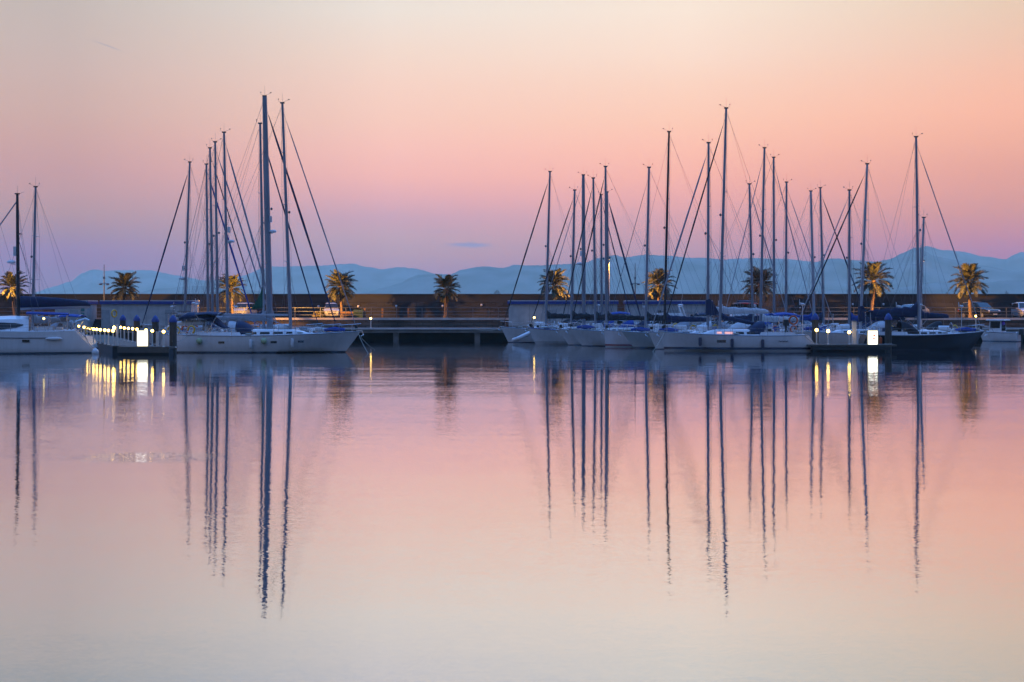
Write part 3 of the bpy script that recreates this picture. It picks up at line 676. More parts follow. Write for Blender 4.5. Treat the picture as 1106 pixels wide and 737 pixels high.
# ---------------------------------------------------------------- cars
def car(label, px, Y, rz, paint, style='suv', sc_=1.0, roof=None):
    t = thing('parked_car', label, 'van' if style == 'van' else 'car', (WX(px,Y), Y, PZ+.012), rz, 'vehicles parked along the promenade')
    if style == 'suv': L, Wd, H, prof = 4.5, 1.85, 1.72, [(-2.2,.95),(-2.05,1.05),(-1.75,1.66),(-.9,1.72),(.25,1.68),(1.0,1.08),(2.05,.93),(2.22,.72)]
    elif style == 'van': L, Wd, H, prof = 4.6, 1.9, 2.0, [(-2.25,1.0),(-2.2,1.1),(-2.1,1.92),(-.9,2.0),(.9,1.96),(1.55,1.2),(2.15,1.0),(2.28,.7)]
    else: L, Wd, H, prof = 4.3, 1.76, 1.46, [(-2.1,.86),(-1.95,.98),(-1.35,1.40),(-.6,1.47),(.1,1.45),(.95,.98),(1.95,.82),(2.13,.62)]
    top = dict(); xs = [-L/2+L*i/28 for i in range(29)]
    def topz(x):
        for (a, za), (b, zb) in zip(prof, prof[1:]):
            if a <= x <= b: return za+(zb-za)*(x-a)/(b-a)
        return prof[0][1]-.1 if x < prof[0][0] else prof[-1][1]-.05
    belt = prof[1][1]-.04 if style != 'car' else .93
    rings = []
    for x in xs:
        e_ = min(1, (L/2-abs(x))/.35); w = Wd/2*(.86+.14*math.sqrt(max(0,e_)))
        z = topz(x); zb = .26+.12*(1-e_)
        zl = min(z, belt); wr = w*(1-.20*max(0, z-belt)/.6)
        rr = [(x,-w*.9,zb),(x,-w,zb+.15),(x,-w,(zl+.45)/2),(x,-w*.97,zl-.02),(x,-wr,max(z-.06, zl)),(x,-wr*.85,z),(x,0,z+.02),
              (x,wr*.85,z),(x,wr,max(z-.06, zl)),(x,w*.97,zl-.02),(x,w,(zl+.45)/2),(x,w,zb+.15),(x,w*.9,zb)]
        rings.append(rr)
    MB().loft(rings).build('body', paint, t, ang=32)
    # glass: windscreen, rear window, side windows, proud of the body
    i0 = max(range(len(prof)-1), key=lambda i: (prof[i][1]-prof[i+1][1]) if prof[i][0] > -.2 else -9)
    (xa, za), (xb, zb) = prof[i0], prof[i0+1]
    def slab(p0, p1, w0, w1, off):
        dx, dz = p1[0]-p0[0], p1[1]-p0[1]; l = math.hypot(dx,dz); nx, nz = -dz/l*off, dx/l*off
        if nx*(p0[0]) < 0 and abs(nx) > 1e-6 and False: nx, nz = -nx, -nz
        A = [(p0[0]-nx,-w0,p0[1]-nz),(p0[0]-nx,w0,p0[1]-nz),(p1[0]-nx,w1,p1[1]-nz),(p1[0]-nx,-w1,p1[1]-nz)]
        B = [(p0[0]+nx,-w0,p0[1]+nz),(p0[0]+nx,w0,p0[1]+nz),(p1[0]+nx,w1,p1[1]+nz),(p1[0]+nx,-w1,p1[1]+nz)]
        return MB().add(A+B, [(3,2,1,0),(4,5,6,7),(0,1,5,4),(1,2,6,5),(2,3,7,6),(3,0,4,7)])
    slab((xa+(xb-xa)*.12, za+(zb-za)*.12), (xa+(xb-xa)*.9, za+(zb-za)*.9), Wd*.37, Wd*.43, .035).build('windscreen', 'dark_glass', t)
    (xc, zc), (xd, zd) = prof[1], prof[2]
    slab((xc+(xd-xc)*.12, zc+(zd-zc)*.12), (xc+(xd-xc)*.85, zc+(zd-zc)*.85), Wd*.42, Wd*.37, .035).build('rear_window', 'dark_glass', t)
    for s_ in (-1,1):
        for (u0,u1) in ((xd+.05, -.45),(-.36, xa-.02)):
            zt = topz((u0+u1)/2)-.13; y0 = s_*(Wd/2*.985); y1 = s_*(Wd/2*(1-.20*(zt-belt)/.6)+.0)
            q = .02*s_
            vs = [(u0-.1,y0+q,belt+.05),(u1+(.32 if u1 > -.3 else 0),y0+q,belt+.05),(u1,y1+q,zt),(u0,y1+q,zt)]
            vs += [(x_,y_-2*q,z_) for x_,y_,z_ in vs]
            MB().add(vs, [(0,1,2,3),(7,6,5,4),(0,4,5,1),(1,5,6,2),(2,6,7,3),(3,7,4,0)]).build('side_window', 'dark_glass', t)
        for wx in (-L*.30, L*.30):
            wh = MB(); y = s_*(Wd/2-.1)
            wh.lathe([(.2,-.11),(.31,-.11),(.335,-.06),(.335,.06),(.31,.11),(.2,.11)], (0,0,0), 18)
            wh.v = [(wx+a, y+c, .335+b) for a,b,c in wh.v]
            w_ = wh.build('wheel', 'rubber', t)
            rm = MB().lathe([(.03,0),(.19,.0),(.2,.03),(.03,.05)], (0,0,0), 14); rm.v = [(wx+a, y+s_*(.1+c), .335+b) for a,b,c in rm.v]; rm.build('rim', 'steel', w_)
        MB().ball((L/2-.16, s_*Wd*.36, belt*.76), .14, sq=(.8,1.3,.7)).build('headlight', 'white_plastic', t)
        MB().box(-L/2+.06, s_*Wd*.4, belt*.85, .14, .2, .3).build('tail_light', 'red_paint', t)
        MB().box(.72, s_*(Wd/2+.08), belt+.06, .12, .2, .13).build('side_mirror', paint, t)
    MB().box(L/2-.02, 0, .62, .06, Wd*.5, .14).build('grille', 'rubber', t)
    MB().box(L/2+.0, 0, .46, .06, .5, .11).build('number_plate', 'plate_white', t)
    if roof: MB().loft([[(x_, y_*Wd*.36, topz(x_)+.045-.02*abs(y_)) for y_ in (-1,-.5,0,.5,1)]+[(x_, y_*Wd*.36, topz(x_)-.02) for y_ in (1,.5,0,-.5,-1)] for x_ in (xd+.05,-.8,0,xa-.05)]).build('roof_sky_sheen', roof, t)  # pale slab over the roof: sky reflection put in as colour
    t.scale = (sc_,)*3
    return t
car('small pale van behind the left masts by the lit palm', 264, 180.3, R(-100), 'car_white', 'van')
car('pale blue-white van beside the orange palm and shrub', 357.5, 180.0, R(-80), 'car_white', 'van')
car('silver car half hidden by the tallest right mast', 982, 177.0, R(-150), 'car_silver', 'car', 1.22)
car('dark off-roader with sky sheen painted on its roof behind the right palm', 1058, 176.8, R(-66), 'car_dark', 'suv', 1.2, 'car_white')
car('silver car cut off by the right picture edge', 1107, 177.0, R(-95), 'car_silver', 'suv', 1.2)
car('dark red van behind the masts beside the dark palm', 809, 177.4, R(4), 'car_red', 'van', 1.0)

# ---------------------------------------------------------------- sailing boats
def hull_shape(L, B, F, over=.9, srake=.7, sw=.70, flare=1.0):
    def hb(t): 
        return B/2*(sw+(1-sw)*math.sin(math.pi/2*t/.42)) if t < .42 else B/2*max(.012, math.cos(math.pi/2*((t-.42)/.58)**1.55))
    def shz(t): return F*(1+.26*max(0,(t-.35)/.65)**1.7 + .04*max(0,(.35-t)/.35)**2)
    yf_mid = [0,.45,.70,.84,.92,.965,.99,1]; yf_bow = [0,.12,.22,.34,.52,.70,.86,1]
    def pt(t, k, s):
        z_ = shz(t); zs = [-.45,-.28,-.12,0,.25*z_,.5*z_,.75*z_,z_][k]
        bl = sm(.45,1,t); f = yf_mid[k]*(1-bl)+yf_bow[k]*bl
        x = -L/2+t*L; zr = (zs+.45)/(z_+.45)
        x -= over*(1-zr)*sm(.55,1,t); x += srake*(zr-.45)*(1-sm(0,.22,t))
        return (x, s*hb(t)*f, zs)
    def sheer(t, s=1, dz=0, inset=0):
        p = pt(t,7,s); y = p[1]-s*min(inset, abs(p[1])); return Vector((p[0], y, p[2]+dz))
    return pt, sheer, hb, shz

BOAT_GROUP = 'sailing boats moored side by side in the harbour'
def sailboat(label, Y, mb_, mt_, bow, dirn, L=None, mast_r=.132, hull='white_hull_plain', mast='aluminium', cover='navy_canvas', sail='navy_canvas', furl=0.054,
             boom_len=None, boom_z=1.25, cover_h=.52, sprayhood=None, bimini=None, radar=None, B=None, F=1.12, spreaders=(.36,.66), yaw=0, near=False, fore_frac=.97,
             over=.9, srake=.7, win='dark_glass', boom_bare=False, extra=None, backstay=True, mastbag=None, zmast=None, trunk_h=.42, rel_bow=None, flag=None, cover_tilt=0.0):
    # world positions of mast foot and tip
    deckz = F+.35
    cr_ = random.Random(int(Y*7+mb_[0]))
    if sprayhood is None: sprayhood = cr_.choice(('navy_canvas','black_canvas','navy_canvas','grey_canvas','white_canvas'))
    if bimini is None and cr_.random() < .4: bimini = cr_.choice(('navy_canvas','black_canvas','blue_canvas'))
    k = (mt_[0]-mb_[0])/(mt_[1]-mb_[1])
    # row of the deck at this distance
    pyd = HOR+(CAM_H-deckz)*F0/Y
    pxb = mb_[0]+k*(pyd-mb_[1])
    Xb = WX(pxb, Y); Xt = WX(mt_[0], Y); Zt = WZ(mt_[1], Y)
    db = abs(WX(bow, Y)-Xb)/math.cos(yaw)
    if L is None: L = db/.43
    B = B or L*.285
    mx = L/2-db                                  # mast foot along the hull
    rz = (0 if dirn > 0 else math.pi) + yaw
    hx, hy = math.cos(rz), math.sin(rz)
    t = thing('sailing_boat', label, 'sailing boat', (Xb-hx*mx, Y-hy*mx, 0), rz, BOAT_GROUP)
    pt, sheer, hb, shz = hull_shape(L, B, F, over, srake)
    NS = 26; rings = []
    for i in range(NS+1):
        tt = i/NS
        rings.append([pt(tt,kk,1) for kk in range(7,0,-1)] + [pt(tt,0,1)] + [pt(tt,kk,-1) for kk in range(1,8)])
    MB().loft(rings, closed=False, cap0=True, cap1=True).build('hull', hull, t, ang=38)
    dk = []
    for i in range(NS+1):
        tt = i/NS; a = sheer(tt,1,-.015,.02); b = sheer(tt,-1,-.015,.02); dk.append([a, a.lerp(b,.25)+Vector((0,0,.045)), a.lerp(b,.5)+Vector((0,0,.06)), a.lerp(b,.75)+Vector((0,0,.045)), b])
    MB().loft(dk, closed=False, cap0=False, cap1=False).build('deck', 'deck_paint', t, ang=60)
    for s_ in (1,-1):
        MB().tube([sheer(i/NS, s_, .015) for i in range(NS+1)], .032, 5).build('toe_rail', 'aluminium' if hull != 'white_hull_blue_rim' else 'blue_canvas', t)
    # coach roof
    xa, xb = -L*.13, L*.24
    def hw(x): 
        q = (x-xa)/(xb-xa); return B*.30*(1-.55*max(0,q-.25)**1.5)
    def hh(x):
        q = (x-xa)/(xb-xa); return trunk_h*(1-.35*q)*sm(1.08,.70,q) if q > .7 else trunk_h*(1-.35*q)
    zt = lambda x: shz((x+L/2)/L)+.03
    rg = []
    M_ = 14
    for i in range(M_+1):
        x = xa+(xb-xa)*i/M_; w, h, z0 = hw(x), max(.02, hh(x)), zt(x)
        rg.append([(x,-w,z0-.06),(x,-w*.93,z0+h*.55),(x,-w*.84,z0+h*.92),(x,-w*.55,z0+h*1.05),(x,0,z0+h*1.1),(x,w*.55,z0+h*1.05),(x,w*.84,z0+h*.92),(x,w*.93,z0+h*.55),(x,w,z0-.06)])
    ct = MB().loft(rg, closed=False, cap0=True, cap1=True).build('coach_roof', 'gelcoat', t, ang=45)
    nw = 4
    for j in range(nw):
        x0 = xa+(xb-xa)*(.07+.19*j); x1 = x0+(xb-xa)*(.145 if j < 3 else .09)
        for s_ in (1,-1):
            vs = []
            for off in (-.02,.014):
                for x, f in ((x0,.22),(x1,.22),(x1-.03,.60),(x0+.03,.60)):
                    w, h, z0 = hw(x), hh(x), zt(x); yy = w*(1-.07*min(1,f/.55))
                    vs.append((x, s_*(yy+off), z0+h*f))
            lit = (win == 'mixed' and j in (2,3))
            MB().add(vs, [(3,2,1,0),(4,5,6,7),(0,1,5,4),(1,2,6,5),(2,3,7,6),(3,0,4,7)]).build('window', 'window_lit' if lit else 'dark_glass', ct)
    for hxx in (xb-.5, xb+ (L/2-xb)*.35):
        z0 = zt(hxx)+max(0.03, hh(hxx) if hxx < xb else .05)+.02
        MB().box(hxx, 0, z0, .55, .55, .06, taper=.92).build('hatch', 'dark_glass', t)
    # cockpit coamings, lockers, wheel
    xc0, xc1 = -L/2+srake+.35, xa
    for s_ in (1,-1):
        MB().box((xc0+xc1)/2, s_*B*.27, zt((xc0+xc1)/2)+.12, xc1-xc0, .26, .30, taper=.9).build('cockpit_coaming', 'gelcoat', t)
        for wx in (xc1-.5, (xc0+xc1)/2):
            MB().lathe([(.10,0),(.08,.1),(.10,.2),(.05,.22)], (wx, s_*B*.27, zt(wx)+.27), 8).build('winch', 'steel', t)
    wheel = MB(); wz = zt(xc0+.5)+.55; wr = .48
    wheel.tube([(xc0+.5, wr*math.sin(a*math.pi/9), wz+wr*math.cos(a*math.pi/9)) for a in range(19)], .022, 5)
    for a in range(3): wheel.tube([(xc0+.5, wr*math.sin(a*math.pi/3), wz+wr*math.cos(a*math.pi/3)), (xc0+.5, -wr*math.sin(a*math.pi/3), wz-wr*math.cos(a*math.pi/3))], .014, 4)
    pd = MB().box(xc0+.62, 0, zt(xc0)+.3, .2, .26, .75, taper=.7).build('steering_pedestal', 'gelcoat', t); wheel.build('wheel', 'steel', pd)
    # pulpit, pushpit, guard rails
    H_ = .62
    pl = MB(); a, b = sheer(.89,1,0,.06), sheer(.89,-1,0,.06); c = sheer(.995,1); up = Vector((0,0,H_))
    pl.tube([a, a+up, (a.lerp(c,.75)+up), c+up+Vector((.1,0,.03)), Vector((b.lerp(c,.75)))+up, b+up, b], .022, 5)
    for q in (sheer(.955,1,0,.03), sheer(.955,-1,0,.03)): pl.tube([q, q+up], .018, 5)
    pl.build('pulpit', 'steel', t)
    ps = MB(); a, b = sheer(.10,1,0,.06), sheer(.10,-1,0,.06); a2, b2 = sheer(.02,1,0,.12), sheer(.02,-1,0,.12)
    for z in (.33, H_): ps.tube([a+Vector((0,0,z)), a2+Vector((0,0,z)), a2.lerp(b2,.35)+Vector((0,0,z))], .018, 5).tube([b+Vector((0,0,z)), b2+Vector((0,0,z)), b2.lerp(a2,.35)+Vector((0,0,z))], .018, 5)
    for q in (a, a2, b, b2): ps.tube([q, q+up], .018, 5)
    ps.build('pushpit', 'steel', t)
    tts = [.10+.79*j/7 for j in range(8)]
    for s_ in (1,-1):
        gw = MB()
        for z in (.32, .6): gw.tube([sheer(tt, s_, z, .06) for tt in tts], .011, 4)
        if near:
            gw.build('guard_wire', 'steel', t)
            for tt in tts[1:-1]:
                p = sheer(tt, s_, 0, .06); MB().tube([p, p+up], .018, 5).build('stanchion', 'steel', t)
        else:
            for tt in tts[1:-1]:
                p = sheer(tt, s_, 0, .06); gw.tube([p, p+up], .018, 4)
            gw.build('guard_rail', 'steel', t)
    # loose deck gear, different on every boat
    gr = random.Random(int(Y*10)); 
    def at(x, y, z=0): return (x, y, zt(x)+z)
    if gr.random() < .75:
        x = gr.uniform(xb*.2, xb*.75); MB().tube([(x-.42, gr.uniform(-.4,.4), zt(x)+hh(x)+.24), (x+.42, gr.uniform(-.4,.4), zt(x)+hh(x)+.24)], .23, 10).build('life_raft', 'white_plastic', t)
    for s_ in (1,-1):
        x = xb-.15; MB().tube([at(x, s_*hw(x)*.7, hh(x)*.9), at(x, s_*hw(x)*.7, hh(x)+.22), at(x+.2, s_*hw(x)*.7, hh(x)+.32)], [.07,.07,.11], 8).build('cowl_vent', 'white_plastic', t)
    for j in range(3):
        x = gr.uniform(-L*.1, L*.38); sd = gr.choice((-1,1)); y = sd*hb((x+L/2)/L)*gr.uniform(.55,.8)
        MB().lathe([(.05,0),(.24,.02),(.27,.08),(.2,.14),(.06,.13)], at(x, y, .05), 10).build('rope_coil', 'rope', t)
    for j in range(2):
        x = gr.uniform(xc0, xa+.6); y = gr.choice((-1,1))*B*gr.uniform(.1,.3)
        MB().box(x, y, zt(x)+.42+gr.uniform(0,.2), gr.uniform(.4,.9), gr.uniform(.3,.5), gr.uniform(.25,.5), taper=.85).build('deck_bag', gr.choice(('blue_canvas','white_canvas','navy_canvas','grey_canvas','black_canvas')), t)
    a = sheer(.06, -1, .38, .02); MB().tube([(a.x+.26*math.cos(q*.5-1.2), a.y-.06, a.z+.30*math.sin(q*.5-1.2)+.1) for q in range(10)], .07, 6).build('horseshoe_buoy', gr.choice(('yellow_plastic','orange_plastic','white_plastic')), t)
    if gr.random() < .45:
        x = -L/2+srake*.6+.4; z0 = zt(x); ar = MB().tube([(x, -B*.3, z0), (x-.1, -B*.28, z0+1.9), (x-.1, B*.28, z0+1.9), (x, B*.3, z0)], .03, 6).build('stern_arch', 'steel', t)
        MB().box(x-.1, 0, z0+1.97, .7, B*.5, .04).build('solar_panel', 'dark_glass', ar)
    elif gr.random() < .5:
        x = -L/2+srake*.6+.3; z0 = zt(x); wg = MB().tube([(x, B*.2, z0), (x, B*.2, z0+2.5)], .03, 6).ball((x, B*.2, z0+2.58), .11, 8, (1.8,1,1)).build('wind_generator', 'white_plastic', t)
        bl_ = MB()
        for q in range(3): bl_.box(x+.2, B*.2+.28*math.cos(q*2.094+.4), z0+2.58+.28*math.sin(q*2.094+.4), .02, .5 if q != 1 else .12, .08 if q != 1 else .5)
        bl_.build('rotor', 'white_plastic', wg)
    if gr.random() < .6:
        x = L*.36; MB().tube([(x-.9, .25, zt(x)+.22), (x, .18, zt(x)+.28), (x+.8, .05, zt(x)+.24)], [.1,.2,.12], 8).build('stowed_sail', gr.choice(('white_canvas','blue_canvas','grey_canvas')), t)
    # anchor and roller
    c = sheer(1.0); 
    MB().box(c.x-.1,0,c.z+.06,.5,.14,.08).tube([(c.x+.1,0,c.z+.05),(c.x+.22,0,c.z-.25),(c.x+.02,0,c.z-.38)], .035, 5).tube([(c.x+.22,-.16,c.z-.22),(c.x+.24,0,c.z-.28),(c.x+.22,.16,c.z-.22)], .035, 5).build('anchor', 'steel', t)
    # ---- mast and rigging (mast leans a little as in the photo)
    zb = zt(mx)+max(.05, hh(mx) if mx < xb else .05)
    lean = (Xt-Xb)*hx
    top = Vector((mx+lean, 0, Zt)); foot = Vector((mx, 0, zb-.02))
    P = lambda f: foot.lerp(top, f)
    n_ = 8
    ms = MB().tube([P(i/n_) for i in range(n_+1)], [mast_r*(1-.28*(i/n_)**2) for i in range(n_+1)], 10, flat=(1,1)).build('mast', mast, t, ang=60)
    hd = MB().box(top.x,0,Zt+.05,.36,.14,.10).tube([top, top+Vector((.0,.02,.9))], .009, 4).tube([top+Vector((0,0,.1)), top+Vector((.5,0,.28))], .011, 4).tube([top+Vector((-.05,0,.1)), top+Vector((-.32,0,.18)), top+Vector((-.32,0,.34))], .010, 4)
    hd.box(top.x+.52,0,Zt+.33,.13,.02,.07).ball((top.x-.32,0,Zt+.36),.045,6)
    hd.build('masthead_instruments', 'dark_mast', ms)
    SP = []
    for j, f in enumerate(spreaders):
        p = P(f); w = B*(.38-.08*j)
        MB().tube([p+Vector((-.1,w,.05)), p, p+Vector((-.1,-w,.05))], [.025,.05,.025], 5, flat=(1,.6)).build('spreader', mast, ms); SP.append((p,w))
    MB().ball(tuple(P(.52)+Vector((mast_r+.1,0,0))), .10, 8, (1,.8,1.2)).build('deck_light', 'lamp_grey', ms)
    if radar:
        f = radar; p = P(f); rd = MB().box(p.x+.22,0,p.z-.08,.4,.12,.06).lathe([(.10,-.06),(.30,-.02),(.32,.08),(.26,.18),(.05,.21)], (p.x+.42,0,p.z), 14).build('radar_dome', 'white_plastic', ms)
        MB().box(p.x+.25,0,p.z+1.1,.22,.3,.5).build('radar_reflector', 'white_plastic', ms)
    rg_ = MB(); rr = .0115
    tm = (mx+L/2)/L
    for s_ in (1,-1):
        cp = sheer(tm-.01, s_, 0, .1); pts = [cp]
        for (p,w) in SP: pts.append(p+Vector((-.1, s_*w, .05)))
        pts.append(P(.985)); MB().tube(pts, rr, 4).build('shroud', 'rigging_wire', ms)
        MB().tube([sheer(tm-.05, s_, 0, .15), P(spreaders[0]-.01)], rr, 4).build('lower_shroud', 'rigging_wire', ms)
        MB().tube([sheer(tm+.05, s_, 0, .15), P(spreaders[0]-.01)], rr, 4).build('inner_shroud', 'rigging_wire', ms)
    bowp = sheer(.985, 1); bowp.y = 0
    fs_top = P(fore_frac)
    f0, f1 = bowp.lerp(fs_top, .04), bowp.lerp(fs_top, .95)
    MB().tube([bowp, fs_top], .012, 4).build('forestay', 'rigging_wire', ms)
    if sail:
        nn = 14
        MB().tube([f0.lerp(f1, i/nn) for i in range(nn+1)], [furl*(.55+.75*math.sin(math.pi*min(1,(1-i/nn)*.9+.08))**.7)*(1+.06*((i*37)%5-2)) *(.45 if i == nn else 1) for i in range(nn+1)], 8).build('furled_headsail', sail, t)
        MB().lathe([(.12,-.12),(.14,0),(.12,.12)], tuple(bowp.lerp(fs_top,.022)), 10).build('furling_drum', 'rubber', t)
    st = sheer(0,1); st.y = 0
    if backstay:
        spl = st.lerp(P(.99), .16)
        bs = MB().tube([P(.99), spl], rr, 4)
        for s_ in (1,-1): bs.tube([spl, sheer(.02, s_, .02, .25)], rr, 4)
        bs.build('backstay', 'rigging_wire', ms)
        MB().tube([P(.985)+Vector((-.12,0,0)), Vector((-L/2+srake+1.2, .1, zt(0)+boom_z+.3))], .008, 4).build('topping_lift', 'rigging_wire', ms)
    MB().tube([P(.98)+Vector((.16,.05,0)), foot+Vector((.28,.1,.2))], .009, 4).tube([P(.97)+Vector((-.17,-.04,0)), foot+Vector((-.22,.05,.9))], .009, 4).build('halyard', 'rigging_wire', ms)
    # ---- boom and cover
    bl = boom_len or L*.34
    gz = zb+boom_z-.35; g0 = Vector((mx+lean*.08-mast_r, 0, gz)); g1 = Vector((mx-bl, 0, gz+.06+cover_tilt))
    bm_ = MB().tube([g0, g1], [.075,.07], 8, flat=(.8,1.25)).build('boom', 'pale_mast' if boom_bare else 'aluminium', t)
    MB().tube([foot+Vector((-mast_r,0,.25)), g0.lerp(g1,.28)], .03, 5).build('kicker', 'aluminium', t)
    MB().tube([g0.lerp(g1,.8), Vector((g0.lerp(g1,.8).x, 0, zt(-L*.2)+.2))], .012, 4).build('mainsheet', 'rope', t)
    if not boom_bare and cover:
        ri = []; nn = 16
        for i in range(nn+1):
            q = i/nn; p = g0.lerp(g1, q*.98+.0); h = cover_h*(1-.52*q)*(1+.10*math.sin(i*2.1)) + (.55*cover_h*(1-q/.08) if q < .08 else 0); w = .17*(1-.25*q)
            if i == nn: h *= .5
            ring = []
            for a in range(12):
                th = 2*math.pi*a/12; cs = math.cos(th); z = -.12 + (h+.12)*(.5+.5*math.sin(th)); taper_ = .55+.45*math.sin(math.pi*min(1,(z+.2)/(h+.32))*.85)
                ring.append((p.x, w*cs*taper_, p.z+z))
            ri.append(ring)
        MB().loft(ri).build('sail_cover', cover, bm_, ang=60)
        lz = MB()
        for q in (.3,.55,.8):
            for s_ in (1,-1): lz.tube([g0.lerp(g1,q)+Vector((0,s_*.16,0)), P(.52)+Vector((0,s_*.1,0))], .006, 3)
        lz.build('lazy_jacks', 'rigging_wire', t)
    if mastbag:
        w_ = 1.0
        MB().loft([[(mx-mast_r-.9,y_*.25,gz-.12),(mx-mast_r-.05,y_*.22,gz-.15),(mx+mast_r+.05,y_*.2,gz-.2),(mx+mast_r+.04,y_*.18,gz+1.15),(mx-mast_r-.03,y_*.18,gz+1.25),(mx-mast_r-.5,y_*.2,gz+.65)] for y_ in (-1,-.5,.5,1)]).build('sail_bag', mastbag, t)
    if sprayhood:
        rs_ = []; x1_, x0_ = xa+.95, xa-.55; wd = B*.29; z0 = zt(xa)+.1
        for i in range(7):
            q = i/6; x = x1_+(x0_-x1_)*q; h = (.35+.75*math.sin(q*math.pi*.55)) if i else .33
            rs_.append([(x, -math.cos(th)*wd*(1 if th not in (0,math.pi) else 1), z0+math.sin(th)**.6*h if 0 < th < math.pi else z0) for th in [math.pi*k2/10 for k2 in range(11)]])
        outer = MB().loft(rs_, closed=False, cap0=False, cap1=False)
        o_ = outer.build('sprayhood', sprayhood, t, ang=60); sdm = o_.modifiers.new('thick','SOLIDIFY'); sdm.thickness = .02
    if bimini:
        bi = []; x0_, x1_ = xc0-.1, xc0+1.9; z0 = zt(xc0)+1.75
        for i in range(5):
            x = x0_+(x1_-x0_)*i/4; bi.append([(x, B*.33*math.sin(a), z0+.18*math.cos(a*1.2)-.05*abs(i-2)) for a in [-1.4+2.8*k2/8 for k2 in range(9)]])
        o_ = MB().loft(bi, closed=False, cap0=False, cap1=False).build('bimini', bimini, t, ang=60); sdm = o_.modifiers.new('thick','SOLIDIFY'); sdm.thickness = .03
        fm = MB()
        for x in (x0_+.1, x1_-.1):
            fm.tube([((x0_+x1_)/2, -B*.30, zt(xc0)+.2), (x, -B*.32, z0-.03), (x,0,z0+.14), (x, B*.32, z0-.03), ((x0_+x1_)/2, B*.30, zt(xc0)+.2)], .018, 5)
        fm.build('bimini_frame', 'steel', t)
    t['zt_dummy'] = 0; del t['zt_dummy']
    return dict(root=t, L=L, B=B, F=F, sheer=sheer, zt=zt, mx=mx, xa=xa, xb=xb, rz=rz, gz=gz, P=P, pt=pt)

def fender_on(bt, tt, side, label, mat='fender_navy', ball=False, drop=.55, group='fenders hung along the hulls'):
    p = bt['sheer'](tt, side); p = Vector((p.x, p.y+side*.14, p.z)); w = bt['root'].matrix_basis @ p
    t = thing('fender', label, 'fender', (w.x, w.y, w.z-drop), 0, group)
    if ball: MB().ball((0,0,0), .24, 12, (1,1,1.1)).build('body', mat, t)
    else: MB().lathe([(.03,-.36),(.10,-.33),(.135,-.25),(.135,.25),(.10,.33),(.03,.36)], (0,0,0), 12).build('body', mat, t)
    MB().tube([(0,0,.3),(0,0,drop+.12)], .014, 5).build('rope', 'rope', t)

# --- left cluster
Bt = sailboat('long white sloop broadside with bare silver boom at the lamp-lined pontoon', 116, (313.5,345), (305,112), 389.5, 1, L=15.0, B=4.3, F=1.34, hull='white_hull_dark_boot', sail='grey_canvas', furl=0.043,
              boom_bare=True, boom_len=9.2, boom_z=1.55, sprayhood='navy_canvas', bimini='navy_canvas', near=True, spreaders=(.30,.55,.78), over=1.6, srake=1.5, trunk_h=.5, mast_r=.135)
sailboat('big yacht with the thickest, tallest mast of the left cluster', 120.2, (291,335), (285.8,104.5), 368, 1, L=14.0, mast_r=.27, F=1.3, B=3.4, hull='white_hull_plain', sail='navy_canvas', furl=0.072, cover='grey_canvas', spreaders=(.28,.52,.76), radar=.42)
sailboat('yacht whose mast shows close left of the thick tall mast', 123.8, (284.6,335), (281,134), 348, 1, B=3.1, F=1.3, sail='navy_canvas', cover='navy_canvas', boom_len=4.4)
sailboat('yacht with the tallest of the four close masts left of the thick one', 127.2, (245.8,333), (242,143.6), 303, 1, B=3.1, L=9.9, sail='grey_canvas', furl=0.065, cover='white_canvas', radar=.45)
sailboat('yacht with the third of four close masts in the left cluster', 130.7, (235,333), (232.4,154), 299, 1, B=3.1, L=10.4, sail='grey_canvas', furl=0.058, cover='navy_canvas')
sailboat('yacht with the second of four close masts in the left cluster', 134.2, (229.6,330), (226.8,160.5), 288, 1, B=3.1, L=9.8, sail='navy_canvas', furl=0.043, cover='grey_canvas')
sailboat('yacht with the first, shortest of four close masts in the left cluster', 137.7, (224.7,330), (223,178), 279, 1, B=3.1, L=9.2, sail='blue_canvas', furl=0.072, cover='grey_canvas')
sailboat('yacht with a lone mast and blue furled sail slanting left above the pontoon', 143.5, (200,326), (205,175.7), 150, -1, B=3.3, sail='navy_canvas', furl=0.061, cover='blue_canvas', radar=.3)
sailboat('yacht with pale mast behind the catamaran', 125.0, (36,320), (38.5,202.5), -15, -1, B=3.2, sail=None, cover='grey_canvas', hull='cream_hull')
sailboat('yacht outside the left edge whose backstay crosses the upper left sky', 129.5, (-62,335), (-58,40), -150, -1, L=16, B=3.4, sail='navy_canvas', cover='navy_canvas')

# --- right cluster, bows to the left
Ct = sailboat('long white sloop with navy boot stripe, lit cabin windows and low blue sail cover', 120, (778,340), (784.3,117.5), 712.5, -1, L=13.0, B=4.0, F=1.28, hull='white_hull_navy_boot', sail='black_canvas', furl=0.050,
              cover='navy_canvas', cover_h=.30, boom_len=3.9, boom_z=1.35, cover_tilt=-.75, mastbag=None, near=True, spreaders=(.33,.62), over=.55, srake=1.35, win='mixed', trunk_h=.5, mast_r=.13)
sailboat('white yacht with thick white sail cover behind the long white sloop', 124.6, (764.6,333), (765.3,155), 700, -1, L=12.4, B=3.4, F=1.2, hull='white_hull_plain', sail='grey_canvas', furl=0.061, cover='white_canvas', cover_h=.62, boom_z=1.9, boom_len=5.4, mastbag='navy_canvas', sprayhood='white_canvas')
b6 = sailboat('grey hulled sloop with the slim black mast', 128.6, (717.8,344), (722.6,143), 671, -1, L=12, B=3.4, F=1.2, hull='grey_hull', mast='dark_mast', mast_r=.12, sail=None, cover='navy_canvas', sprayhood='white_canvas', over=1.5)
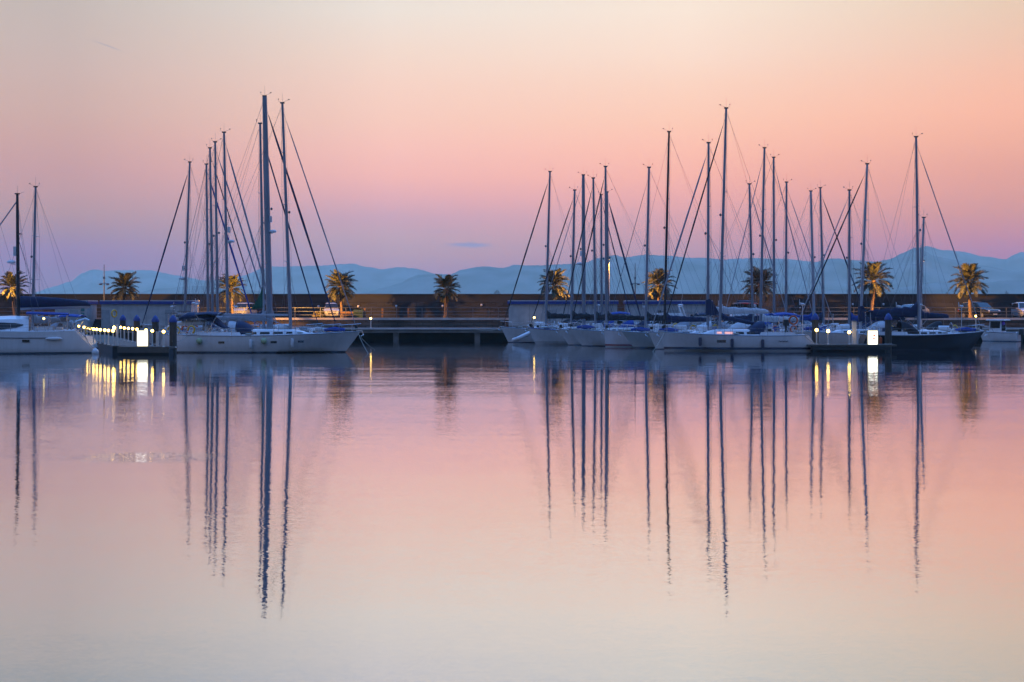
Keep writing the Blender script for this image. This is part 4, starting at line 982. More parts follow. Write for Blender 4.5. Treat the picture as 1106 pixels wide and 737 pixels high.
b5 = sailboat('white yacht with red boot stripe and upright bow', 132.4, (697.5,345), (701,181.5), 652.5, -1, L=11.5, sprayhood='grey_canvas', B=3.3, F=1.25, hull='white_hull_red_boot', sail='rigging_wire', furl=0.022, cover='black_canvas', over=.15, fore_frac=.95)
sailboat('white yacht with dark cabin-top cover left of the red striped bow', 136.0, (655,338), (654,180.6), 614, -1, L=11.4, B=3.3, F=1.3, sail='black_canvas', furl=0.050, cover='black_canvas', over=1.7, sprayhood='navy_canvas')
sailboat('white yacht with blue tent-like cover on its deck', 139.6, (643,335), (640.8,193), 603, -1, L=10.8, B=3.2, F=1.25, sail='black_canvas', furl=0.047, cover='black_canvas', sprayhood='blue_canvas', over=1.3)
sailboat('white yacht with blue gunwale stripe and white plumb bow', 143.2, (617.6,325), (620.7,206), 570, -1, L=11.2, B=3.2, F=1.3, hull='white_hull_blue_rim', sail='black_canvas', furl=0.050, cover='black_canvas', over=1.0)
sailboat('yacht with thick mast carrying a white radar dome', 146.9, (630.5,340), (630,189.6), 578, -1, L=12, sprayhood='blue_canvas', B=3.3, mast_r=.20, sail='grey_canvas', furl=0.029, cover='black_canvas', radar=.42)
b1 = sailboat('leftmost white yacht of the right cluster with long dark furled sail', 150.6, (590,330), (594,186), 541, -1, L=11, sprayhood='black_canvas', B=3.3, F=1.3, hull='white_hull_plain', sail='black_canvas', furl=0.061, cover='black_canvas', over=1.0)
sailboat('yacht by the lit lamp pole with blue furled sail slanting right', 154.4, (656.8,338), (655.8,208), 697, 1, B=3.2, L=11, mast_r=.14, sail='navy_canvas', furl=0.079, cover='black_canvas')
sailboat('yacht with thin short mast just left of the lit lamp pole', 158.0, (650,338), (649.3,211), 686, 1, B=3.0, L=10.5, sail='navy_canvas', furl=0.050, cover='navy_canvas')
# --- right of centre
sailboat('yacht with mast carrying a pale box, right of the dark palm', 136.2, (821.7,331), (825.7,160.4), 776, -1, B=3.3, L=11.5, sail='grey_canvas', furl=0.032, cover='white_canvas', radar=None)
sailboat('yacht with the first mast right of the tallest white sloop mast', 139.9, (812.8,331), (809.4,199.4), 857, 1, B=3.2, L=11, sail='grey_canvas', furl=0.040, cover='navy_canvas')
sailboat('yacht whose mast stands just right of the dark palm crown', 143.5, (836,331), (835.6,170.6), 884, 1, B=3.2, L=11.5, sail='grey_canvas', furl=0.036, cover='navy_canvas')
sailboat('yacht with mast midway between the dark palm and right pontoon', 147.1, (848.8,334), (849.5,197.4), 905, 1, B=3.2, L=11.5, sail='grey_canvas', furl=0.032, cover='blue_canvas', sprayhood='blue_canvas')
sailboat('yacht with pale mast above the left pile of the right pontoon', 150.7, (879,337), (875.7,207), 925, 1, B=3.2, L=11, mast='pale_mast', mast_r=.15, sail=None, cover='blue_canvas')
sailboat('yacht with slim mast crossed by furled sails right of the pale mast', 154.3, (889,328.6), (886,203.4), 942, 1, B=3.2, L=11, sail='navy_canvas', furl=0.054, cover='navy_canvas')
sailboat('yacht with slim mast left of the orange-edged palm', 132.9, (917.4,337), (917.4,206), 856, -1, B=3.2, L=10.5, sail='grey_canvas', furl=0.040, cover='blue_canvas', sprayhood='navy_canvas')
b9 = sailboat('white yacht with black gunwale and blue cover round its mast foot behind the lamps', 128.4, (930,337), (936.6,177.7), 857, -1, B=3.4, L=12, F=1.25, hull='white_hull_dark_boot', sail='black_canvas', furl=0.050, cover='navy_canvas', mastbag='navy_canvas', mast='pale_mast', radar=None)
Dt = sailboat('black hulled sloop with blue sail cover and the tallest mast at right', 123.0, (992,334), (989.4,148.5), 1063, 1, L=10.8, B=3.2, F=1.25, hull='navy_hull', sail='grey_canvas', furl=0.036, cover='navy_canvas', cover_h=.85, boom_len=4.6, boom_z=1.6, near=True, over=1.5, spreaders=(.34,.64))
sailboat('yacht with a short slanting mast beside the tallest right mast', 136.6, (993.8,334), (997.7,235.7), 950, -1, L=8.4, B=3.0, F=1.15, hull='cream_hull', sail=None, cover='navy_canvas', cover_h=.55, boom_z=1.5, mast='pale_mast', mast_r=.13)

xt0, xt1 = WX(196,116)-Bt['root'].location.x, WX(248,116)-Bt['root'].location.x
rg_ = []; rnd = random.Random(3)
for i in range(13):
    q = i/12; x = xt0+(xt1-xt0)*q; zc = 2.95+.22*math.sin(q*5.2)-.55*sm(.62,1,q); h = (.40+.10*math.sin(q*9+1))*math.sin(math.pi*min(1,max(.04,q*1.02)))**.35*(1-.35*sm(.7,1,q)); w = .95-.35*sm(.6,1,q)
    rg_.append([(x, w*math.cos(a)*(1+.08*math.sin(3*a+i)), zc-.25+h*max(-.35,math.sin(a))*(1+.1*math.sin(2*a+i*1.7))) for a in [2*math.pi*k2/14 for k2 in range(14)]])
MB().loft(rg_).build('cockpit_cover', 'navy_canvas', Bt['root'], ang=80)
for x_ in (xt0+.5, xt0+2.2):
    for s_ in (1,-1): MB().tube([(x_, s_*1.25, 1.7),(x_, s_*.9, 2.75)], .02, 5).build('cover_pole', 'steel', Bt['root'])
# fenders
for tt, lab, m_, bl in ((.13,'round pale green fender near the stern of the long left sloop','fender_green',True),(.43,'white sausage fender amidships on the long left sloop','white_plastic',False),(.50,'round pale green fender amidships on the long left sloop','fender_green',True),(.65,'white sausage fender below the mast of the long left sloop','white_plastic',False)):
    fender_on(Bt, tt, -1, lab, m_, bl, .42 if bl else .62)
for tt, lab in ((.36,'navy fender toward the stern of the lit-windowed sloop'),(.555,'navy fender amidships on the lit-windowed sloop'),(.755,'navy fender forward of the mast on the lit-windowed sloop')):
    fender_on(Ct, tt, 1, lab, 'fender_navy', False, .62)
fender_on(b6, .72, 1, 'long navy fender hanging just off the bow of the lit-windowed sloop', 'fender_navy', False, .8)
fender_on(Dt, .12, -1, 'orange fender at the stern of the black hulled sloop', 'orange_plastic', False, .5)

# hull portlights on the two near sloops
def portlights(bt, tts, side, w=.5, h=.17, fz=.62):
    for tt in tts:
        vs = []
        for off in (-.03,.012):
            for a, zz in ((-w/2,-h/2),(w/2,-h/2),(w/2,h/2),(-w/2,h/2)):
                t2 = tt+a/bt['L']; p5, p6 = Vector(bt['pt'](t2,5,side)), Vector(bt['pt'](t2,6,side)); zc = bt['sheer'](tt).z*fz+zz
                f = (zc-p5.z)/(p6.z-p5.z); p = p5.lerp(p6, f); vs.append((p.x, p.y+side*off, zc))
        MB().add(vs, [(3,2,1,0),(4,5,6,7),(0,1,5,4),(1,2,6,5),(2,3,7,6),(3,0,4,7)]).build('portlight', 'dark_glass', bt['root'])
portlights(Bt, (.27,.55,.70), -1); portlights(Ct, (.62,), 1, .75, .22)
# dark name script on the quarter of the lit-windowed sloop, too small to read in the photo: a short wavy mark
p0 = [Ct['pt'](.19+i*.0065, 6, 1) for i in range(11)]
MB().tube([(p[0], p[1]+.012, p[2]-.12+.05*math.sin(i*2.2)) for i, p in enumerate(p0)], .022, 4).build('hull_script', 'navy_canvas', Ct['root'])

# flag furled at the thick mast
fl = thing('flag', 'dark green flag hanging beside the thick left mast', 'flag', (WX(286.5,119.2), 118.0, WZ(333,118.0)))
pr = []
for i in range(9):
    q = i/8; z = 1.75*(1-q); w = .02+.95*q**1.2
    pr.append([(-w+.12*math.sin(q*5), .05*math.sin(a*2.4+q*4), z+ .12*a*q) if False else (-w*a_, .07*math.sin(a_*7+q*3), z-.1*a_*q) for a_, a in ((0,0),(.25,1),(.5,2),(.75,3),(1,4))])
o_ = MB().loft(pr, closed=False, cap0=False, cap1=False).build('cloth', 'green_cloth', fl, ang=80); o_.modifiers.new('thick','SOLIDIFY').thickness = .015
MB().tube([(0.03,0,-.3),(.03,0,1.9)], .02, 5).build('staff', 'white_plastic', fl)

# inflatable tenders and outboards
def tender(label, loc, rz, L=2.6, tilt=0, roll=0, motor=True, group='inflatable tenders'):
    t = thing('inflatable_tender', label, 'dinghy', loc, rz, group); t.rotation_euler = (roll, tilt, rz)
    r = .21; w = .62; pts = [(-L/2,-w,0),(-L*.1,-w,.01),(L*.25,-w*.9,.05),(L*.42,-w*.5,.12),(L*.47,0,.15),(L*.42,w*.5,.12),(L*.25,w*.9,.05),(-L*.1,w,.01),(-L/2,w,0)]
    MB().tube(pts, [r*.7]+[r]*7+[r*.7], 10).build('tube', 'white_plastic', t, ang=60)
    MB().box(-.05*L,0,-.1,L*.8,1.1,.06).build('floor', 'grey_canvas', t); MB().box(-L*.38,0,.05,.07,1.1,.42).build('transom', 'teak', t); MB().box(0,0,.12,.28,1.1,.05).build('thwart', 'teak', t)
    if motor:
        mo = MB().box(-L*.47,0,.48,.34,.28,.42,taper=.75).tube([(-L*.46,0,.3),(-L*.48,0,-.35)], .06, 6).box(-L*.5,0,-.4,.3,.06,.2).tube([(-L*.4,0,.45),(-L*.22,0,.5)], .03, 5)
        mo.build('outboard_motor', 'rubber', t)
tender('white tender tilted on its side between the two leftmost bows', (WX(566,146.9), 146.9, .75), R(196), 2.5, R(27), R(6))
tender('white tender stowed over the stern of the long left sloop', (WX(209,117.0), 116.5, 2.35), R(0), 2.6, 0, 0, motor=False)
ob = thing('outboard_motor', 'black outboard motor on the stern rail of the lit-windowed sloop', 'outboard motor', (WX(849,119.0), 119.0, 1.75))
MB().box(0,0,.62,.5,.34,.5,taper=.8).build('cowling', 'rubber', ob); MB().tube([(0,0,.4),(0,0,-.1)], .09, 8).build('shaft', 'rubber', ob); MB().box(.02,0,-.12,.34,.08,.18).build('propeller_guard', 'rubber', ob)
lb = MB().tube([(.33*math.cos(a*math.pi/8), 0, .33*math.sin(a*math.pi/8)) for a in range(17)], .075, 8).build('lifebuoy', 'orange_plastic', None, (WX(857,118.4), 118.45, WZ(346,118.4)))
tag(lb, 'orange lifebuoy on the stern rail beside the black outboard motor', 'lifebuoy')

# ---------------------------------------------------------------- catamaran at the left edge
def catamaran():
    Y = 114.0; stern = WX(97.5, Y); L = 13.2
    t = thing('catamaran', 'white sailing catamaran with blue boom cover cut by the left edge', 'catamaran', (stern-7.15, Y+.93, 0), math.pi+.285)
    F = 1.75; Bh = 1.75
    for s_ in (1,-1):
        pt, sheer, hb, shz = hull_shape(L, Bh, F, .35, 2.1, .75)
        rings = []
        for i in range(25):
            tt = i/24; cut = 1-.70*sm(.20,.0,tt)
            def q(k, sg):
                p = pt(tt,k,sg); z = p[2]
                return (p[0], p[1]+s_*2.9, z)
            rings.append([q(k,1) for k in range(7,0,-1)]+[q(0,1)]+[q(k,-1) for k in range(1,8)])
        h = MB().loft(rings, closed=False).build('hull', 'white_hull_dark_boot', t, ang=38)
        dk = [[(sheer(i/24,1).x, sheer(i/24,1).y+s_*2.9, sheer(i/24).z-.01),(sheer(i/24,1).x, s_*2.9, sheer(i/24).z+.03),(sheer(i/24,-1).x, sheer(i/24,-1).y+s_*2.9, sheer(i/24).z-.01)] for i in range(25)]
        MB().loft(dk, closed=False, cap0=False, cap1=False).build('deck', 'deck_paint', t)
        # rub strake and hull window
        MB().tube([(sheer(i/24,s_).x, (pt(i/24,6,s_)[1])+s_*2.9+s_*.02, pt(i/24,6,s_)[2]-.08) for i in range(4,25)], .028, 5).build('rubbing_strake', 'fender_navy', t)
        y = s_*(2.9+Bh/2*.985)
        MB().box(-L/2+4.85, y, 1.0, .55, .05, .2).build('portlight', 'dark_glass', t)
        MB().box(-L/2+8.6, y, 1.0, .55, .05, .2).build('portlight', 'dark_glass', t)
        MB().ball((-L/2+2.75, y+.02*s_, 1.17), .3, 10, (2.2,.4,.45)).build('fuel_hatch', 'gelcoat', t)
        # stern steps
        for i in range(3): MB().box(-L/2+.75+i*.55, s_*2.9, .42+i*.36, .56, 1.0, .34).build('stern_step', 'deck_paint', t)
    MB().box(.6, 0, 1.35, L*.66, 4.4, .5).build('bridge_deck', 'gelcoat', t)
    # cabin: rounded, dark wraparound window
    rg = []
    xs = [-1.9,-1.85,-.5,1.0,2.2,3.0,3.7]; zs = [1.25,1.32,1.35,1.3,1.05,.6,.06]
    for x, h in zip(xs, zs):
        w = 2.75*(1-.13*max(0,x)/3.7*1.5)
        rg.append([(x,-w,1.55),(x,-w*.93,1.55+h*.45),(x,-w*.84,1.55+h*.86),(x,-w*.5,1.55+h),(x,0,1.55+h*1.06),(x,w*.5,1.55+h),(x,w*.84,1.55+h*.86),(x,w*.93,1.55+h*.45),(x,w,1.55)])
    cb = MB().loft(rg, closed=False).build('cabin', 'gelcoat', t, ang=50)
    for s_ in (1,-1):
        vs = []
        cols = [(-1.5,.50,.56),(-.9,.36,.64),(.2,.26,.68),(1.3,.22,.66),(2.2,.24,.56),(2.75,.30,.42)]
        rg_ = []
        for x, f0_, f1_ in cols:
            rr_ = []
            for f, off in ((f0_,-.05),(f0_,.05),(f1_,.05),(f1_,-.05)):
                hx_ = 1.33 if x < .6 else 1.33-(x-.6)*.19
                w = 2.75*(1-.13*max(0,x)/3.7*1.5); z = 1.55+hx_*f; yy = w*(1-.07*f/.45 if f < .45 else .93-.09*(f-.45)/.41)
                rr_.append((x, s_*(yy+off), z))
            rg_.append(rr_)
        MB().loft(rg_).build('window', 'dark_glass', cb)
    # hard top / bimini over the cockpit, posts, davits
    MB().loft([[(-4.9,y_,3.22-.02*y_*y_) for y_ in (-2.3,-1.2,0,1.2,2.3)]+[(-4.9,y_,3.12-.02*y_*y_) for y_ in (2.3,1.2,0,-1.2,-2.3)], [(-1.7,y_,3.32-.02*y_*y_) for y_ in (-2.4,-1.2,0,1.2,2.4)]+[(-1.7,y_,3.20-.02*y_*y_) for y_ in (2.4,1.2,0,-1.2,-2.4)]]).build('bimini', 'blue_canvas', t)
    for x in (-4.8,-3.4,-1.9):
        for s_ in (1,-1): MB().tube([(x, s_*2.15, 1.6),(x, s_*2.15, 3.12)], .03, 6).build('bimini_post', 'steel', t)
    for s_ in (1,-1):
        MB().tube([(-5.0,s_*1.4,1.6),(-5.4,s_*1.4,2.5),(-6.2,s_*1.4,2.75),(-6.5,s_*1.4,2.6)], .05, 6).build('davit', 'steel', t)
        MB().tube([(-5.4,s_*2.5,1.7),(-5.2,s_*2.3,2.5),(-5.0,s_*2.2,2.6)], .02, 5).tube([(-5.9,s_*2.5,1.5),(-5.8,s_*2.3,2.3),(-4.9,s_*2.2,2.5)], .02, 5).build('pushpit', 'steel', t)
    MB().box(-1.92, .2, 2.15, .06, 1.0, 1.1).build('saloon_door', 'dark_glass', t)
    MB().box(-3.0,1.6,1.85,1.5,.5,.5).box(-3.0,-1.6,1.85,1.5,.5,.5).box(-4.2,0,1.8,.5,2.6,.45).build('cockpit_seat', 'gelcoat', t)
    MB().ball((-3.0,1.0,2.75),.09,8).build('cabin_lamp', 'cockpit_bulb', t)
    for s_ in (1,-1):
        MB().tube([(-4.6,s_*3.6,1.85+.55),(-1,s_*3.7,2.3),(3,s_*3.6,2.35),(5.8,s_*3.0,2.4)], .014, 4).tube([(-4.6,s_*3.6,2.1),(-1,s_*3.7,2.05),(3,s_*3.6,2.1),(5.8,s_*3.0,2.15)], .012, 4).build('guard_wire', 'steel', t)
        for x in (-4.6,-2.6,-.6,1.5,3.4,5.8): MB().tube([(x,s_*3.65,1.7),(x,s_*3.65,2.36)], .018, 5).build('stanchion', 'steel', t)
    # mast (dark, with radar), boom and blue cover running aft
    mxx = ((stern-7.15) - WX(17, Y+.6))/.96   # local x grows toward the bow (picture left)
    tipz = WZ(209.5, Y+.6); foot = Vector((mxx,0,2.7)); top = Vector((mxx+.08,0,tipz)); P = lambda f: foot.lerp(top,f)
    ms = MB().tube([P(i/6) for i in range(7)], [.14,.14,.14,.135,.13,.12,.10], 10).build('mast', 'dark_mast', t)
    MB().box(top.x,0,tipz+.05,.4,.14,.1).tube([top, top+Vector((0,0,.7))], .012, 4).tube([top, top+Vector((-.5,0,.2))], .012, 4).build('masthead_instruments', 'dark_mast', ms)
    for f, w in ((.38,1.3),(.68,1.0)): MB().tube([P(f)+Vector((-.3,w,.05)), P(f), P(f)+Vector((-.3,-w,.05))], [.025,.05,.025], 5).build('spreader', 'dark_mast', ms)
    p = P(.45); MB().box(p.x+.25,0,p.z-.1,.45,.1,.06).lathe([(.1,-.05),(.33,0),(.34,.1),(.25,.2),(.05,.23)], (p.x+.5,0,p.z), 12).build('radar_dome', 'white_plastic', ms)
    MB().box(p.x+.24,0,p.z+.95,.22,.25,.75).build('radar_reflector', 'white_plastic', ms)
    for s_ in (1,-1):
        MB().tube([(mxx-1.4,s_*3.4,1.8), P(.68)+Vector((-.3,s_*1.0,.05)), P(.97)], .012, 4).build('shroud', 'rigging_wire', ms)
        MB().tube([(mxx-2.2,s_*3.4,1.8), P(.66)], .012, 4).build('lower_shroud', 'rigging_wire', ms)
    MB().tube([P(.95),(L/2-.6,0,1.9)], .05, 6).build('furled_headsail', 'grey_canvas', t)
    g0, g1 = Vector((mxx-.15,0,3.55)), Vector((mxx-5.6,0,3.72))
    bm_ = MB().tube([g0,g1], .10, 8, flat=(.8,1.4)).build('boom', 'pale_mast', t)
    ri = []
    for i in range(15):
        q = i/14; p = g0.lerp(g1,q); h = .95*(1-.62*q**1.6)*(1+.03*math.sin(i*1.9)) * (.5 if i == 14 else 1)
        ri.append([(p.x, .26*math.cos(2*math.pi*a/12)*(1-.25*q), p.z+.05+h*(.5+.5*math.sin(2*math.pi*a/12))) for a in range(12)])
    MB().loft(ri).build('sail_cover', 'navy_canvas', bm_, ang=60)
catamaran()
tag(MB().ball((0,0,0), .28, 12, (1,1,1.15)).tube([(0,0,.28),(0,0,.42)], .05, 6).build('mooring_buoy', 'white_plastic', None, (WX(103,111.5), 111.5, .12)), 'white mooring buoy floating beside the catamaran stern', 'buoy')

# ---------------------------------------------------------------- motor boats
def motor_hull(t, L, B, F, mat, over=1.0):
    pt, sheer, hb, shz = hull_shape(L, B, F, over, .1, .88); rings = []
    for i in range(23):
        tt = i/22; rings.append([pt(tt,k,1) for k in range(7,0,-1)]+[pt(tt,0,1)]+[pt(tt,k,-1) for k in range(1,8)])
    MB().loft(rings, closed=False).build('hull', mat, t, ang=38)
    dk = []
    for i in range(23):
        a = sheer(i/22,1,-.01,.02); b = sheer(i/22,-1,-.01,.02); dk.append([a, a.lerp(b,.5)+Vector((0,0,.08)), b])
    MB().loft(dk, closed=False, cap0=False, cap1=False).build('deck', 'deck_paint', t, ang=60)
    for s_ in (1,-1): MB().tube([sheer(i/22,s_,.01) for i in range(23)], .035, 5).build('rub_rail', 'fender_navy', t)
    for s_ in (1,-1): MB().tube([sheer(.55,s_,0,.08), sheer(.6,s_,.5,.08), sheer(.8,s_,.55,.08), sheer(.97,s_,.55,.02)], .02, 5).build('bow_rail', 'steel', t)
    return sheer, shz
def cruiser(label, px, Y, rz, L, blue):
    t = thing('motor_cruiser', label, 'motor boat', (WX(px,Y), Y, 0), rz, 'motor cruisers among the yachts')
    B = L*.32; sheer, shz = motor_hull(t, L, B, 1.5, 'white_hull_dark_boot', 1.3)
    z0 = 1.5
    def cab(name, xs, zs, w, z, mat):
        rg = [[(x,-w,z),(x,-w*.92,z+h*.55),(x,-w*.82,z+h*.95),(x,0,z+h*1.04),(x,w*.82,z+h*.95),(x,w*.92,z+h*.55),(x,w,z)] for x, h in zip(xs, zs)]
        return MB().loft(rg, closed=False).build(name, mat, t, ang=40)
    cab('cabin', [-L*.30,-L*.29,L*.05,L*.17,L*.33], [1.15,1.2,1.15,.5,.06], B*.38, z0, 'gelcoat')
    vs = [(L*.065,-B*.30,z0+1.1),(L*.065,B*.30,z0+1.1),(L*.165,B*.34,z0+.53),(L*.165,-B*.34,z0+.53)]; vs += [(x+.05,y,z+.06) for x,y,z in vs]
    MB().add(vs, [(3,2,1,0),(4,5,6,7),(0,1,5,4),(1,2,6,5),(2,3,7,6),(3,0,4,7)]).build('windscreen', 'dark_glass', t)
    for s_ in (1,-1):
        vs = []
        for off in (-.02,.03):
            for x, f in ((-L*.26,.42),(L*.12,.42),(L*.045,.86),(-L*.26,.88)): vs.append((x, s_*(B*.38*(1-.13*f)+off), z0+1.15*f))
        MB().add(vs, [(3,2,1,0),(4,5,6,7),(0,1,5,4),(1,2,6,5),(2,3,7,6),(3,0,4,7)]).build('side_window', 'dark_glass', t)
    MB().box(-L*.12,0,z0+1.42,L*.30,B*.62,.40,taper=.9).build('flybridge', 'gelcoat', t)
    MB().box(-L*.02,0,z0+1.75,.1,B*.5,.32).build('flybridge_screen', 'dark_glass', t)
    MB().tube([(-L*.30,-B*.33,z0+.9),(-L*.25,-B*.31,z0+2.3),(-L*.25,B*.31,z0+2.3),(-L*.30,B*.33,z0+.9)], .07, 6).build('radar_arch', 'gelcoat', t)
    MB().lathe([(.1,0),(.3,.04),(.3,.14),(.1,.2)], (-L*.25,0,z0+2.35), 12).build('radar_dome', 'white_plastic', t)
    MB().tube([(-L*.25,.3,z0+2.3),(-L*.27,.3,z0+3.8)], .012, 4).build('aerial', 'white_plastic', t)
    if blue:
        bi = [[(x, B*.31*math.sin(a), z0+2.75+.22*math.cos(a)) for a in [-1.3+2.6*k/8 for k in range(9)]] for x in (-L*.24,-L*.15,-L*.06)]
        o_ = MB().loft(bi, closed=False, cap0=False, cap1=False).build('bimini', blue, t, ang=60); o_.modifiers.new('thick','SOLIDIFY').thickness = .05
        for x in (-L*.22,-L*.07):
            for s_ in (1,-1): MB().tube([(x,s_*B*.28,z0+1.6),(x,s_*B*.29,z0+2.8)], .02, 5).build('bimini_post', 'steel', t)
    MB().box(-L*.46,0,.55,.7,B*.7,.08).build('swim_platform', 'teak', t)
cruiser('white motor cruiser with raked dark windows left of the black mast', 710, 146.6, R(183), 9.6, None)
cruiser('white flybridge cruiser with small dark blue top behind the sloops', 792, 151.0, R(182), 8.8, 'navy_canvas')
def cabin_boat():
    Y = 156.5; px = 1079; L = 4.6; rz = R(138)
    t = thing('cabin_boat', 'small white wheelhouse motor boat near the quay at right', 'motor boat', (WX(px,Y), Y, 0), rz)
    B = 2.0; sheer, shz = motor_hull(t, L, B, .95, 'white_hull_plain', .6)
    rg = [[(x,-w,.95),(x,-w*.95,1.5),(x,-w*.88,2.3),(x,w*.88,2.3),(x,w*.95,1.5),(x,w,.95)] for x, w in ((-.5,.72),(.85,.66))]
    MB().loft(rg, closed=False).build('wheelhouse', 'gelcoat', t, ang=30)
    MB().box(.1,0,2.36,2.1,1.7,.12,taper=.92).build('roof', 'gelcoat', t)
    for s_ in (1,-1): 
        vs = []
        for off in (-.02,.025):
            for x, z in ((-.4,1.45),(.75,1.45),(.68,2.18),(-.4,2.18)): vs.append((x, s_*(.69*(.955 if z < 1.6 else .89)+off), z))
        MB().add(vs, [(3,2,1,0),(4,5,6,7),(0,1,5,4),(1,2,6,5),(2,3,7,6),(3,0,4,7)]).build('side_window', 'dark_glass', t)
    MB().box(.86,0,1.85,.06,1.1,.65).build('windscreen', 'dark_glass', t); MB().box(-.52,0,1.7,.06,1.0,1.1).build('doorway', 'dark_glass', t)
    mo = MB().box(-L/2-.25,0,1.05,.5,.42,.62,taper=.75).tube([(-L/2-.22,0,.8),(-L/2-.25,0,-.25)], .1, 6)
    mo.build('outboard_motor', 'rubber', t)
    w = t.matrix_basis @ Vector((-.62,.35,1.98))
    tag(MB().ball((0,0,0), .2, 12, (1,1,1.15)).tube([(0,0,.2),(0,0,.4)], .015, 5).build('float_buoy', 'purple_plastic', None, tuple(w)), 'purple buoy hanging in the wheelhouse door of the small motor boat', 'buoy')
cabin_boat()

# ---------------------------------------------------------------- pontoons with piles, lamps and lit panels
DZ = .62
def pontoon(label, corners, front, name='pontoon'):
    t = thing(name, label, 'pontoon', (0,0,0))
    for (poly, z1, z0, part, mat) in corners:
        n = len(poly); vs = [(x,y,z0) for x,y in poly]+[(x,y,z1) for x,y in poly]
        MB().add(vs, [tuple(range(n))[::-1], tuple(range(n,2*n))]+[(k,(k+1)%n,n+(k+1)%n,n+k) for k in range(n)]).build(part, mat, t)
    return t
# left one runs back to the quay, slightly to the left
def LP(f, side): # f: distance Y, side -1 left edge, +1 right edge
    xl = -31.55-.362*(f-113.0); xr = -27.75-.362*(f-110.0); return (xl-.25, f) if side < 0 else (xr+.35, f)
x0, x1 = WX(128,110.0), WX(184.5,110.0)
pontoon('lamp-lined wooden pontoon at left with a lit white panel at its end',
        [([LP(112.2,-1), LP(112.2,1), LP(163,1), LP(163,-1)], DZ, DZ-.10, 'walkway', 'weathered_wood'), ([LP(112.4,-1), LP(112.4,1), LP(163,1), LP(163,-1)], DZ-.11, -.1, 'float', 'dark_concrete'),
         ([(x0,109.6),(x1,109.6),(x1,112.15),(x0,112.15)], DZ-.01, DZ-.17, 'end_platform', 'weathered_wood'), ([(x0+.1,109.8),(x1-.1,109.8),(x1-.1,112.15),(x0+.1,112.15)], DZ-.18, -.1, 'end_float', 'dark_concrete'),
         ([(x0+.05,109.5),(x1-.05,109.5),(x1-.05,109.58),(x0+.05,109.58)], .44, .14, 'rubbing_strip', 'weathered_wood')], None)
def pile(px, py, Y, label, zb=-.6, r=.29):
    z = WZ(py,Y); t = thing('mooring_pile', label, 'pile', (WX(px,Y), Y, 0), 0, 'wooden mooring piles with blue caps')
    MB().tube([(0,0,zb),(0,0,z-.5)], r, 14).build('post', 'pile_wood', t)
    MB().lathe([(r+.04,z-.56),(r+.05,z-.42),(r*.62,z-.12),(.03,z+.02)], (0,0,0), 14).build('cap', 'pile_cap', t)
    MB().lathe([(r+.07,.45),(r+.07,.6)], (0,0,0), 14).build('guide_ring', 'steel', t)
pile(187, 340.5, 111.6, 'nearest blue-capped pile at the right end of the left pontoon')
pile(167.8, 340.8, 121, 'blue-capped pile right of the lit panel on the left pontoon')
pile(147.8, 340.4, 131, 'blue-capped pile above the lit panel on the left pontoon')
pile(132.8, 340.2, 143, 'blue-capped pile farthest back on the left pontoon')
def panel(label, px0, px1, py0, py1, Y, marks):
    x0, x1 = WX(px0,Y), WX(px1,Y); z1, z0 = WZ(py0,Y), WZ(py1,Y); w, h = x1-x0, z1-z0
    t = thing('lit_panel', label, 'light box', ((x0+x1)/2, Y, z0), 0, 'glowing white panels at the pontoon ends')
    ring = lambda y, q: [(-w/2*q,y,0),(-w/2*q*1.04,y,h*.5),(-w/2*q,y,h),(w/2*q,y,h),(w/2*q*1.04,y,h*.5),(w/2*q,y,0)]
    MB().loft([ring(-.1,.94), ring(-.14,.9)]).build('glowing_face', 'sign_face', t)
    MB().loft([ring(-.098,1.0), ring(.16,1.0)]).build('housing', 'lamp_grey', t)
    MB().box(0,.03,-.02,w*1.05,.3,.05).build('foot', 'lamp_grey', t)
    if marks:
        for (mx_, mz_, s_) in ((w*.12, h*.68, .13), (w*.10, h*.48, .12)):
            MB().lathe([(s_*.75,-.012),(s_*.75,.012)], (0,0,0), 10).build('red_mark', 'red_mark_lit', t, (mx_, -.15, mz_)).rotation_euler = (R(90),0,0)
panel('glowing white panel at the end of the left pontoon', 148.2, 160.5, 357.0, 374.2, 110.2, False)
panel('glowing white panel with small red marks at the end of the right pontoon', 936.6, 948.0, 357.0, 373.6, 118.6, True)
gl = 'globe lamps along the left pontoon'
left_row = [(85.1,352.6),(90.8,353.7),(94,354.4),(97.7,355.1),(101,355.6),(104.5,355.9),(108.3,356.4),(113.2,356.8),(117.2,357.2),(122,357.6)]
right_row = [(130.3,353.7),(134.3,354.5),(138.7,354.9),(143.3,355.3),(148,355.9),(157.8,356.9),(164.5,357.6),(176.7,358.4)]
BZ = 1.78
nl = len(left_row)
far_words = ['farthest','second farthest','third farthest','fourth farthest','fifth farthest','fifth nearest','fourth nearest','third nearest','second nearest','nearest']
for k, (px, py) in enumerate(left_row):
    Y = (CAM_H-BZ)*F0/(py-HOR); globe_lamp('glowing globe lamp, %s in the left row of the left pontoon' % far_words[k], px, py, Y, DZ, gl)
rw = ['farthest','second farthest','third farthest','fourth farthest','fourth nearest','third nearest','second nearest','nearest']
for k, (px, py) in enumerate(right_row):
    Y = (CAM_H-BZ)*F0/(py-HOR)
    zb = DZ if Y > 112.15 else DZ-.01
    globe_lamp('glowing globe lamp, %s in the right row of the left pontoon' % rw[k], px, py, Y, zb, gl)
